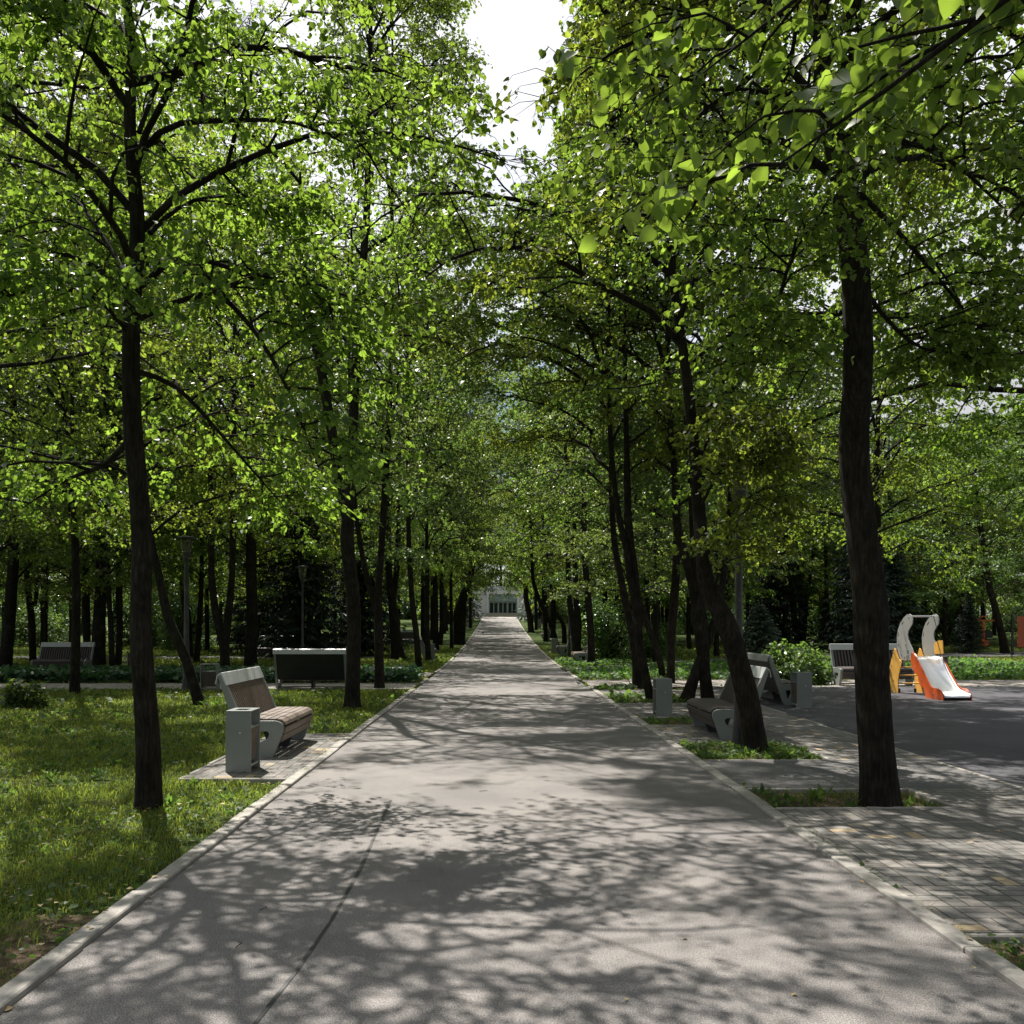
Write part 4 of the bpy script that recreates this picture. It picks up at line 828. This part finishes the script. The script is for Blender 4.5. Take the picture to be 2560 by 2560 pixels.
# taller tufts in the beds: narrow leaves
TX = []; TY = []
for (a, b, c, d), k in zip(PITS, (10, 16, 26, 6, 18, 12)):
    tx = rg.uniform(a + .05, c - .05, k); ty = rg.uniform(b + .05, d - .05, k); TX.append(tx); TY.append(ty)
tx = rg.uniform(-9, -2.45, 160); ty = rg.uniform(4, 16, 160); kp = ~is_hard(tx, ty); TX.append(tx[kp]); TY.append(ty[kp])
tx = np.concatenate(TX); ty = np.concatenate(TY); k = 13; n = len(tx) * k
X_ = np.repeat(tx, k) + rg.normal(0, .03, n); Y_ = np.repeat(ty, k) + rg.normal(0, .03, n); hh = np.repeat(rg.uniform(.05, .16, len(tx)), k) * rg.uniform(.6, 1.1, n)
V, Fc, r = leaves(rg, np.stack([X_, Y_, np.full(n, -.01)], 1), rg.uniform(0, 6.28, n), np.radians(rg.uniform(10, 80, n)), hh, 'dock', .3)
npmesh('tall_weeds', V, Fc, M['ivy'], None, False, r)['kind'] = 'stuff'
# hosta bed on the left between the two cross paths
n = 24000; x = rg.uniform(-19, KL - .2, n); y = rg.uniform(27.3, 31.6, n); kp = (~((x > -3.9) & (y > 31))) & (vnoise(x, y, 2.5, 31) > -.5); x = x[kp]; y = y[kp]; n = len(x)
cx = np.round(x / .38) * .38 + .1 * np.sin(x * 9); cyy = np.round(y / .38) * .38; dx = x - cx; dy = y - cyy
V, Fc, r = leaves(rg, np.stack([x, y, .02 + rg.uniform(.02, .30, n)], 1), np.arctan2(dy, dx) + rg.normal(0, .5, n), np.radians(rg.normal(5, 25, n)), rg.uniform(.08, .2, n), 'leaf', .35)
npmesh('hosta_groundcover', V, Fc, M['hosta'], None, False, r)['kind'] = 'stuff'
# lush ground cover on the right lawn
n = 30000; x = rg.uniform(KR + .05, 22, n); y = rg.uniform(29, 44, n); kp = ~is_hard(x, y); x = x[kp]; y = y[kp]; n = len(x)
V, Fc, r = leaves(rg, np.stack([x, y, gza(y) + rg.uniform(.0, .14, n)], 1), rg.uniform(0, 6.28, n), np.radians(rg.normal(15, 25, n)), rg.uniform(.07, .16, n), 'leaf', .4)
npmesh('lawn_groundcover', V, Fc, M['ivy'], None, False, r)['kind'] = 'stuff'
# fallen leaves
n = 430; y = 3.8 * (22 / 3.8) ** rg.random(n); x = rg.uniform(-.55, .57, n) * y; near = rg.random(n) < .7; x = np.where(near, np.where(rg.random(n) < .6, XL - rg.uniform(-.12, 1.3, n), XR + rg.uniform(-.1, 2.5, n)), x); kp = ~((np.abs(x) < 2.1) & (rg.random(n) < .86)); x = x[kp]; y = y[kp]; n = len(x)
V, Fc, r = leaves(rg, np.stack([x, y, np.where(np.abs(x) < 2.2, .006, .035) + .006 * rg.random(n)], 1), rg.uniform(0, 6.28, n), np.radians(rg.normal(0, 5, n)), rg.uniform(.018, .042, n), 'heart', .12)
npmesh('fallen_leaves', V, Fc, M['litter'], None, False, r)['kind'] = 'stuff'
# twigs dropped on the asphalt
tw = MB()
for (a, b, an, ln) in ((-1.42, 5.6, .9, .09), (-1.38, 4.95, 1.3, .1), (-.2, 9.6, .2, .12), (.6, 12.5, .5, .1), (-1.9, 7.5, .3, .08)):
    p = Vector((a, b, .008)); tw.tube([p, p + Vector((math.cos(an), math.sin(an), .05)) * ln * .6, p + Vector((math.cos(an + .5), math.sin(an + .5), .02)) * ln], [.003, .0025, .001], 5)
tw.build('fallen_twigs', M['twig'])['kind'] = 'stuff'

# ------------------------------------------------------------------ benches
def bench_proto():
    """faces +x, length along y from 0 to 2, origin at the rear top line's foot"""
    L = 1.9; t = empty('park_bench', (0, 0, 0), 0, 'x', 'bench', 'slatted park benches with grey side panels')
    outer = rounded([(0, 1.04, 0), (.045, 1.06, .01), (.30, .475, .02), (.33, .455, .03), (.76, .462, .09), (.845, .40, .10), (.70, .0, .05), (.36, 0, .03), (.305, .10, .02)], .02)
    hole = rounded([(.365, .335), (.66, .335, .06), (.645, .235, .06), (.40, .13, .04)], .03)[::-1]
    for y in (0, L - .06): MB().plate(outer, [hole], y, y + .06, 'y', bev=.004).build('side_panel', M['gpaint'], t)
    inner = rounded([(.27, .44), (.76, .44, .06), (.82, .37, .06), (.68, .02, .04), (.42, .02, .03)], .02); ih = rounded([(.42, .33), (.62, .32, .05), (.60, .24, .05), (.46, .17, .04)], .03)[::-1]
    MB().plate(inner, [ih], L / 2 - .03, L / 2 + .03, 'y').build('leg', M['dark'], t)
    # backrest slats along the lean
    mb = MB(); n = 21; a = Vector((.075, 0, .94)); b = Vector((.285, 0, .465)); d = (b - a).normalized()
    for i in range(n):
        y = .075 + (L - .15) * (i + .5) / n; mb.bar(a + Vector((0, y, 0)), b + Vector((0, y, 0)), .034, .046, (0, 1, 0))
    mb.build('backrest', M['wood'], t, .003)
    nrmv = Vector((d.z, 0, -d.x)); bk = MB(); off = -.03
    bk.add([a + Vector((off, .06, 0)), a + Vector((off, L - .06, 0)), b + Vector((.055, L - .06, -.22)), b + Vector((.055, .06, -.22)), a + Vector((off - .012, .06, 0)), a + Vector((off - .012, L - .06, 0)), b + Vector((.043, L - .06, -.22)), b + Vector((.043, .06, -.22))],
           [(0, 1, 2, 3), (7, 6, 5, 4), (0, 4, 5, 1), (1, 5, 6, 2), (2, 6, 7, 3), (3, 7, 4, 0)])
    bk.build('back_panel', M['dark'], t)
    cp = MB(); cp.plate([(-.008, 1.045), (.04, 1.075), (.052, 1.068), (.118, .915), (.103, .91), (.04, 1.05), (.0, 1.03), (-.02, .93), (-.034, .932)], [], -.004, L + .004, 'y')
    cp.build('cap', M['cap'], t)
    st = MB()
    for x0 in (.335, .435, .535, .635): st.box((x0, .065, .455), (x0 + .088, L - .065, .485))
    st.add([(.735, .065, .455), (.735, .065, .485), (.79, .065, .478), (.835, .065, .445), (.852, .065, .405), (.825, .065, .40), (.79, .065, .44)] + [(.735, L - .065, .455), (.735, L - .065, .485), (.79, L - .065, .478), (.835, L - .065, .445), (.852, L - .065, .405), (.825, L - .065, .40), (.79, L - .065, .44)],
           [tuple(range(7)), tuple(range(13, 6, -1))] + [(i, i + 7, (i + 1) % 7 + 7, (i + 1) % 7) for i in range(7)])
    d2 = Vector((-.145, 0, -.4)).normalized()
    for k in range(2):
        p = Vector((.845, 0, .385)) + d2 * (.055 + k * .105); st.bar(p + Vector((0, .065, 0)), p + Vector((0, L - .065, 0)), .095, .028, tuple(d2.cross(Vector((0, 1, 0)))))
    st.build('seat', M['wood'], t, .004)
    MB().bar((.40, .06, .045), (.40, L - .06, .045), .04, .03, (0, 0, 1)).build('foot_rail', M['dark'], t)
    return t
B0 = bench_proto()
B0.location = (-3.56, 11.95, .02); B0['label'] = 'nearest bench, on the paved pad left of the path beside the grey bin, sunlit wood'
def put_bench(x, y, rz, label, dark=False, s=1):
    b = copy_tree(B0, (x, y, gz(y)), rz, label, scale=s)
    if dark:  # benches in shade get the wood copy with shade in its colour
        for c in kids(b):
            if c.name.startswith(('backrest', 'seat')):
                c.data = c.data.copy(); c.data.materials[0] = M['wood_shade']
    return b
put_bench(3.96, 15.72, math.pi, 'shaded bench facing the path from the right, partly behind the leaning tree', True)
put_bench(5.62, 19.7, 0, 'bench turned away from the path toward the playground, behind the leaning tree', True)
put_bench(-4.02, 24.75, R_(90), 'bench seen from its black back on the edge of the left lawn')
put_bench(-16.4, 33.9, R_(-90), 'shaded bench facing us behind the hosta bed at the far left', True)
put_bench(9.45, 27.0, R_(-90), 'bench with dark slats facing us directly behind the slide', True, 1.08)
# down the path, left and right
put_bench(2.9 + .86 + .35, 42.6, math.pi, 'sunlit white-capped bench down the right side of the path, behind a bin')
put_bench(3.0 + .9, 50.5, math.pi, 'second bench down the right side of the path, next to the thin lamp post', True)
put_bench(4.1, 73, math.pi, 'distant small bench at the right path edge before the dark twin trunks', True)
put_bench(-4.0, 46.0, 0, 'bench at the left path edge past the crossing, mostly behind a bin', True)
put_bench(-12.2, 48.2, R_(-100), 'far park bench in the left wood with a pale bag on it', True)
put_bench(-7.3, 61.5, R_(-85), 'blue-grey capped bench in the grass behind the broad-based trunk', True)
put_bench(-9.5, 53, R_(90), 'dark bench half hidden behind the forked trees left of the path', True)
put_bench(-3.95, 103.5, 0, 'tiny bench with a seated person at the far left path edge', True)
put_bench(25.6, 71, R_(-60), 'bench with white cap beyond the orange gym machine', False, 1)
put_bench(40.0, 71, R_(-70), 'bench at the right picture edge beside the red playground board', False, 1)
put_bench(24.0 - 2.5, 60.5, R_(-90), 'small striped bench glimpsed above the pale wall', True)
# ------------------------------------------------------------------ bins
def bin_proto():
    t = empty('litter_bin', (0, 0, 0), 0, 'x', 'litter bin', 'grey litter bins with slatted fronts')
    W, L, H = .29, .42, .70
    for y in (-L / 2, L / 2 - .022): MB().box((-W / 2, y, .0), (W / 2, y + .022, H - .014)).build('side_panel', M['gpaint'], t, .004)
    o = [(-W / 2, -L / 2), (W / 2, -L / 2), (W / 2, L / 2), (-W / 2, L / 2)]; h = rounded([(-.07, -.09), (-.07, .09), (.07, .09), (.07, -.09)], .015)
    MB().plate([(a, b) for a, b in o], [h], H - .013, H, 'z').build('top_plate', M['gpaint'], t)
    mb = MB(); n = 9
    for s in (-1, 1):
        for i in range(n):
            y = -L / 2 + .04 + (L - .08) * (i + .5) / n; mb.bar((s * .125, y, .50), (s * .085, y, .12), .026, .02, (0, 1, 0))
    mb.build('slats', M['wood'], t, .002)
    MB().box((-.075, -L / 2 + .03, .12), (.075, L / 2 - .03, .49)).build('liner', M['dark'], t)
    mb = MB()
    for s in (-1, 1):
        MB().box((s * .128 - .016, -L / 2 + .026, .50), (s * .128 + .016, L / 2 - .026, .515)).build('lip', M['gpaint'], t, .002); MB().box((s * .1 - .03, -L / 2 + .026, .06), (s * .1 + .03, L / 2 - .026, .085)).build('rail', M['gpaint'], t, .002)
    MB().tube([(0.02, -L / 2 - .006, .45), (.02, -L / 2 + .004, .45)], .011, 10).build('lock', M['steel'], t)
    return t
N0 = bin_proto(); N0.location = (-2.96, 10.93, .022); N0['label'] = 'nearest litter bin, standing before the sunlit bench on the left pad'
def put_bin(x, y, rz, label, s=1): return copy_tree(N0, (x, y, gz(y)), rz, label, scale=s)
put_bin(3.05, 17.6, 0, 'bin on the pavers at the right path edge, before the two slanting trunks')
put_bin(6.15, 19.2, 0, 'bin on the playground edge next to the turned-away bench', 1.05)
put_bin(-7.4, 24.2, R_(90), 'black-bodied bin beside the leaning tree on the left cross path')
put_bin(12.0, 25.9, R_(90), 'dark bin just right of the slide', 1.2)
put_bin(-13.0, 33.7, R_(90), 'bin in shade right of the bench behind the hosta bed')
put_bin(-16.1 + 2.4, 47.2, R_(90), 'small far bin behind the leaning tree in the left wood')
put_bin(-3.2, 44.6, 0, 'grey-green bin at the left path edge past the crossing', 1.1)
put_bin(3.95, 41.9, 0, 'bin standing in front of the white-capped bench down the path', 1.05)
put_bin(3.1, 52.3, 0, 'bin before the second bench down the right side of the path', 1.15)
put_bin(3.6, 70.5, 0, 'distant bin in front of the far right bench', 1.3)
put_bin(-3.45, 88, 0, 'distant bin at the left path edge beside the small trunk', 1.4)
put_bin(-3.6, 101.5, 0, 'pale bin beside the seated person far down the left', 1.4)
put_bin(4.2, 98, 0, 'pale bin far down the right path edge', 1.3)
# ------------------------------------------------------------------ lamps
def lamp(x, y, h, label, s=1, base=.075):
    t = empty('lamp_post', (x, y, gz(y)), 0, label, 'lamp post', 'park lamp posts')
    MB().tube([(0, 0, -.05), (0, 0, .12), (0, 0, .30), (0, 0, .36), (0, 0, .42)], [base * 1.25, base * 1.2, base * 1.0, base * .98, base * .86], 20).build('base', M['pole'], t, smooth=True)
    MB().tube([(0, 0, .42), (0, 0, 1.3), (0, 0, 1.34), (0, 0, h - .62)], [base * .86, base * .84, base * .72, base * .62], 20).build('pole', M['pole'], t, smooth=True)
    MB().tube([(0, 0, h - .62), (0, 0, h - .40)], [.062, .115], 20).build('lamp_holder', M['pole'], t, smooth=True)
    MB().tube([(0, 0, h - .40), (0, 0, h - .03)], [.115, .165], 24).build('lamp_glass', M['lglass'], t, smooth=True)
    mb = MB()
    for k in range(6): mb.tube([(0, 0, h - .37 + k * .045), (0, 0, h - .355 + k * .045)], [.075, .055], 16)
    mb.build('louvre', M['steel'], t)
    MB().tube([(0, 0, h - .03), (0, 0, h), (0, 0, h + .02)], [.255, .25, .12], 28).build('cap', M['pole'], t)
    return t
lamp(3.33, 13.1, 3.95, 'nearest lamp post, in front of the thick leaning tree on the right')
lamp(-8.04, 24.3, 3.95, 'lamp post beside the leaning tree left of the black-bodied bin', base=.09)
lamp(-7.4, 35.6, 3.9, 'slim lamp post rising behind the black bench back', base=.06)
lamp(3.55, 47.5, 3.9, 'thin lamp post down the right path edge by the benches')
lamp(6.6, 31.2, 3.9, 'slimmer lamp post partly hidden behind the nearest one', base=.06)
lamp(4.1, 77, 3.9, 'distant lamp post before the dark twin trunks')
# ------------------------------------------------------------------ slide
def slide():
    X0 = 9.8; W = .62; t = empty('toddler_slide', (X0, 22.2, .026), 0, 'toddler slide with orange sides, steel chute, yellow ladder panels and grey handles', 'slide')
    def q(a, b):          # outline point read off the photo -> (y local, z)
        u = 2180 + a / 6.44; v = 1500 + b / 6.44; Y = 2360 * X0 / (u - 1247); return (Y - 22.2, 1.7 - (v - 1562) / 2360 * Y - .026)
    grey = [q(*p) for p in ((440, 945), (405, 860), (388, 720), (384, 600), (402, 480), (440, 370), (490, 290), (540, 240), (590, 226), (625, 255), (640, 310), (635, 380), (600, 440), (570, 490), (558, 560), (570, 640), (600, 720), (635, 790), (656, 850), (655, 915), (635, 955), (600, 970), (520, 970), (470, 965))]
    orange = [q(*p) for p in ((650, 835), (700, 915), (760, 1020), (820, 1140), (880, 1262), (925, 1355), (950, 1395), (1000, 1418), (1060, 1424), (1100, 1450), (1130, 1500), (1145, 1565), (1142, 1618), (1125, 1632), (1000, 1625), (890, 1605), (862, 1560), (850, 1490), (838, 1430), (815, 1405), (790, 1400), (745, 1300), (738, 1220), (690, 1175), (640, 1080), (620, 960), (630, 880))]
    yel = [q(*p) for p in ((302, 1525), (298, 1300), (300, 1060), (330, 940), (372, 775), (395, 800), (420, 880), (450, 960), (490, 1005), (470, 1090), (440, 1210), (428, 1400), (430, 1525))]
    slot = lambda a0, a1: rounded([q(*a0), (q(*a0)[0] - .03, q(*a0)[1] - .02), (q(*a1)[0] - .03, q(*a1)[1] - .02), q(*a1)], .012)
    sl1 = [q(*p) for p in ((495, 345), (488, 345), (462, 390), (460, 412), (468, 410), (492, 368))]
    sl2 = [q(*p) for p in ((408, 520), (402, 540), (400, 600), (405, 605), (413, 580), (416, 530))]
    for x in (0, W): MB().plate(grey, [sl1, sl2], x + .022, x + .04, 'x', bev=.003).build('handle_panel', M['hplg'], t)
    for x in (0, W): MB().plate(orange, [], x, x + .02, 'x', bev=.003).build('chute_side', M['hplo'], t)
    for x in (-.021, W - .021): MB().plate(yel, [], x, x + .019, 'x', bev=.003).build('ladder_panel', M['hply'], t)
    # yellow board above the chute on the far side
    yb = [q(*p) for p in ((560, 860), (575, 760), (610, 660), (640, 640), (790, 640), (800, 700), (800, 860))]
    b0 = q(600, 640); z0 = 1.03
    MB().plate(rounded([(.28, .98), (.32, 1.22), (.10, 1.30), (-.12, 1.30), (-.16, 1.0)], .03), [], W - .045, W - .027, 'x', bev=.003).build('shield_board', M['hply'], t)
    mb = MB(); P_ = [(.35, .92), (.08, .92), (-.03, .86), (-.14, .75), (-.38, .51), (-.78, .185), (-.9, .13), (-1.05, .115), (-1.3, .11), (-1.38, .10), (-1.40, .07), (-1.38, .04)]
    vs = []; fs = []
    for (a, b) in P_:
        for x, dz in ((.022, .09), (.03, .01), (.06, 0), (W - .06, 0), (W - .03, .01), (W - .022, .09)): vs.append((x, a, b + dz * (.9 if a > -1.2 else .5)))
    for i in range(len(P_) - 1):
        for k in range(5): fs.append((i * 6 + k, i * 6 + k + 1, (i + 1) * 6 + k + 1, (i + 1) * 6 + k))
    mb.add(vs, fs); o = mb.build('chute', M['steel'], t, smooth=True); sm = o.modifiers.new('s', 'SOLIDIFY'); sm.thickness = .004
    for z, y in ((.22, 1.02), (.42, .95), (.62, .88), (.80, .80)): MB().box((-.0, y - .07, z), (W - .022, y + .07, z + .028)).build('step', M['hply'], t, .004)
    zt = q(560, 262); MB().tube([(.03, zt[0], zt[1]), (W + .02, zt[0], zt[1])], .02, 12).build('handle_bar', M['steel'], t, smooth=True)
    bl = MB()
    for a, b in ((400, 705), (525, 710), (563, 805), (615, 855), (455, 870), (505, 910), (545, 895), (575, 275), (365, 850), (320, 1045), (360, 1285), (340, 1455)):
        y, z = q(a, b); x_ = .018 if a > 380 else -.021; bl.tube([(x_ - .012, y, z), (x_ + .002, y, z)], .016, 10)
    for a, b in ((690, 1075), (792, 1285), (988, 1505), (1035, 1550)): y, z = q(a, b); bl.tube([(-.008, y, z), (.002, y, z)], .012, 10)
    bl.build('bolt', M['steel'], t)
    for y in (-1.35, 1.15): MB().tube([(W - .12, y, -.02), (W - .12, y, .10)], .03, 12).build('leg', M['dark'], t)
    for y in (-1.35, 1.15): MB().tube([(.1, y, -.02), (.1, y, .10)], .03, 12).build('leg', M['dark'], t)
slide()
# ------------------------------------------------------------------ gym machine, red board, wall
def gym():
    Y = 62; x, _, _ = P(1855, 1200, Y); t = empty('gym_machine', (x, Y, gz(Y)), R_(0), 'orange outdoor gym machine with a black seat pad beside the dark spruce', 'gym machine')
    MB().box((-.12, -.1, 0), (.10, .1, .5)).box((-.09, -.08, .5), (.07, .08, 1.62)).build('post', M['orange'], t, .01)
    MB().box((-.45, -.06, 1.62), (1.25, .06, 1.72)).bar((-.45, 0, 1.7), (.0, 0, 1.95), .07, .07).bar((.0, 0, 1.95), (.3, 0, 1.92), .07, .07).build('arm', M['orange'], t, .01)
    MB().plate(rounded([(.05, .52), (.62, .55), (.60, .90), (.40, 1.08), (.15, 1.05), (.03, .9)], .12), [], -.04, .05, 'y').build('seat_pad', M['dark'], t)
    MB().box((.1, -.2, .40), (.75, .25, .46)).build('seat', M['dark'], t, .01)
    MB().box((.1, -.09, 0), (.34, .09, .40)).build('leg', M['orange'], t, .01)
gym()
Y = 50; x, _, _ = P(1918, 1200, Y)
t = empty('play_panel', (x + .35, Y, gz(Y)), 0, 'brick red play board with a black post at the right edge of the picture', 'play panel')
MB().box((-.30, -.04, .42), (1.3, .04, 2.05)).build('board', M['red'], t, .01)
MB().box((-.62, -.04, 0), (-.52, .06, 2.1)).build('post', M['dark'], t, .005); MB().box((1.3, -.04, 0), (1.4, .06, 2.1)).build('post', M['dark'], t, .005)
MB().bar((-.52, .0, 1.55), (1.3, .0, 1.55), .05, .05, (0, 1, 0.001)).build('rail', M['dark'], t)
t = empty('stone_wall', (14.2, 50, gz(50)), 0, 'low pale stone wall with a capped pillar seen past the leaning tree', 'wall')
MB().box((-1.3, -.15, 0), (2.2, .15, .42)).build('wall', M['stone'], t, .01); MB().box((-.95, -.25, 0), (-.45, .25, .78)).build('pillar', M['stone'], t, .01); MB().box((-1.15, -.4, .78), (.0, .4, .84)).build('capstone', M['stone'], t, .01)
# ------------------------------------------------------------------ far building
Y = 137.0; t = empty('white_pavilion', (0, Y, 2.84), 0, 'white pavilion with glass doors and steps closing the end of the path', 'building')
mb = MB(); mb.box((-9, 0, 0), (-1.45, 6, 3.3)); mb.box((2.65, 0, 0), (9, 6, 3.3)); mb.box((-1.45, .6, .55), (2.65, 6, .6)); mb.build('wall', M['white'], t)
MB().box((-9, -.15, 3.3), (9, 6, 3.85)).build('cornice', M['white'], t); MB().box((-8, 1, 3.85), (8, 6, 4.5)).build('roof', M['hplg'], t)
MB().box((-1.42, .02, 2.25), (2.62, .3, 3.29)).build('lintel', M['frame'], t)
MB().box((-1.40, .45, .6), (2.60, .5, 2.25)).build('glazing', M['glass'], t)
mb = MB()
for k in range(7): xx = -1.40 + k * 4.0 / 6; wd = .07 if k % 2 else .12; mb.box((xx - wd, .3, .6), (xx + wd, .44, 2.25))
mb.box((-1.4, .31, 2.05), (2.6, .43, 2.245)); mb.build('window_frame', M['frame'], t)
for k in range(4): MB().box((-1.7 - .12 * (3 - k), -.35 * (4 - k) - .1, .14 * k), (2.9 + .12 * (3 - k), -.35 * (3 - k) - .1 if k < 3 else .59, .14 * (k + 1))).build('step', M['stone'], t)
for xx in (-1.62, 2.82): MB().box((xx - .14, -.3, .56), (xx + .14, -.02, 3.29)).build('column', M['white'], t)
# ------------------------------------------------------------------ person, birds, bag
def skin_body(name, pts, edges, rad, m, parent, root=0):
    me = bpy.data.meshes.new(name); me.from_pydata(pts, edges, []); o = bpy.data.objects.new(name, me); link(o, parent)
    sk = o.modifiers.new('skin', 'SKIN'); sv = me.skin_vertices[0].data if me.skin_vertices else None
    if sv is None:
        bm = bmesh.new(); bm.from_mesh(me); bm.verts.layers.skin.verify(); bm.to_mesh(me); bm.free(); sv = me.skin_vertices[0].data
    for i, r in enumerate(rad): sv[i].radius = (r, r)
    sv[root].use_root = True
    ss = o.modifiers.new('sub', 'SUBSURF'); ss.levels = 2; ss.render_levels = 2
    me2 = bpy.data.meshes.new_from_object(o.evaluated_get(bpy.context.evaluated_depsgraph_get())); o.modifiers.clear(); o.data = me2
    me2.materials.clear(); me2.materials.append(m); me2.polygons.foreach_set('use_smooth', [True] * len(me2.polygons)); return o
def person():
    t = empty('person', (-3.62, 104.3, gz(104.3) + .02), 0, 'person in dark trousers sitting on the tiny far bench, legs stretched toward the path', 'person')
    pts = [(0, 0, .56), (-.08, 0, .80), (-.13, 0, 1.02), (-.10, 0, 1.12), (-.07, 0, 1.24), (-.06, 0, 1.34), (0, .1, .55), (.42, .12, .53), (.72, .13, .1), (.86, .14, .04), (0, -.1, .55), (.42, -.12, .53), (.66, -.13, .1), (.80, -.14, .04),
           (-.12, .19, 1.02), (-.02, .24, .78), (.22, .16, .68), (.30, .14, .66), (-.12, -.19, 1.02), (-.02, -.24, .78), (.22, -.16, .68), (.30, -.14, .66)]
    ed = [(0, 1), (1, 2), (2, 3), (3, 4), (4, 5), (0, 6), (6, 7), (7, 8), (8, 9), (0, 10), (10, 11), (11, 12), (12, 13), (2, 14), (14, 15), (15, 16), (16, 17), (2, 18), (18, 19), (19, 20), (20, 21)]
    skin_body('body', pts, ed, [.14, .13, .14, .055, .09, .085, .09, .065, .045, .04, .09, .065, .045, .04, .055, .045, .035, .03, .055, .045, .035, .03], M['skin'], t)
    skin_body('trousers', [pts[i] for i in (0, 6, 7, 8, 10, 11, 12)], [(0, 1), (1, 2), (2, 3), (0, 4), (4, 5), (5, 6)], [.155, .105, .08, .06, .105, .08, .06], M['navy'], t)
    skin_body('jacket', [pts[i] for i in (0, 1, 2, 14, 15, 16, 18, 19, 20)], [(0, 1), (1, 2), (2, 3), (3, 4), (4, 5), (2, 6), (6, 7), (7, 8)], [.15, .15, .16, .07, .06, .05, .07, .06, .05], M['mauve'], t)
    skin_body('hair', [(-.09, 0, 1.30), (-.08, 0, 1.37)], [(0, 1)], [.095, .08], M['dark'], t)
person()
def bird(x, y, rz, label, s=1):
    t = empty('pigeon', (x, y, gz(y) + .002), rz, label, 'bird', 'birds on the path'); t.scale = (s,) * 3
    skin_body('body', [(-.15, 0, .10), (-.07, 0, .12), (.02, 0, .13), (.08, 0, .16), (.11, 0, .21), (.145, 0, .205)], [(0, 1), (1, 2), (2, 3), (3, 4), (4, 5)], [.015, .05, .06, .045, .03, .008], M['bird'], t, 2)
    mb = MB(); mb.plate([(-.24, .09), (-.13, .13), (-.10, .10), (-.22, .075)], [], -.025, .025, 'y'); mb.build('tail', M['bird'], t)
    for s_ in (-1, 1): MB().tube([(.0, s_ * .025, .0), (.0, s_ * .025, .09)], .005, 6).tube([(-.015, s_ * .025, .004), (.035, s_ * .025, .004)], .004, 5).build('leg', M['mauve'], t)
bird(2.22, 26.4, 2.0, 'small dark bird at the right end of the sunlit crossing', .6)
x, _, _ = P(911.7, 1196.5, 84); bird(x, 84, .4, 'pigeon standing in the middle distance of the path, left half')
t = empty('bag', (-11.1, 47.95, gz(48) + .48), 0, 'pale beige bag lying on the far park bench in the left wood', 'bag')
MB().plate(rounded([(-.15, 0), (.15, 0), (.13, .3), (-.12, .28)], .07), [], -.08, .08, 'y', bev=.02).build('pouch', M['beige'], t)
MB().tube([(-.08, 0, .27), (-.07, 0, .37), (.06, 0, .37), (.08, 0, .27)], .01, 6).build('strap', M['beige'], t)
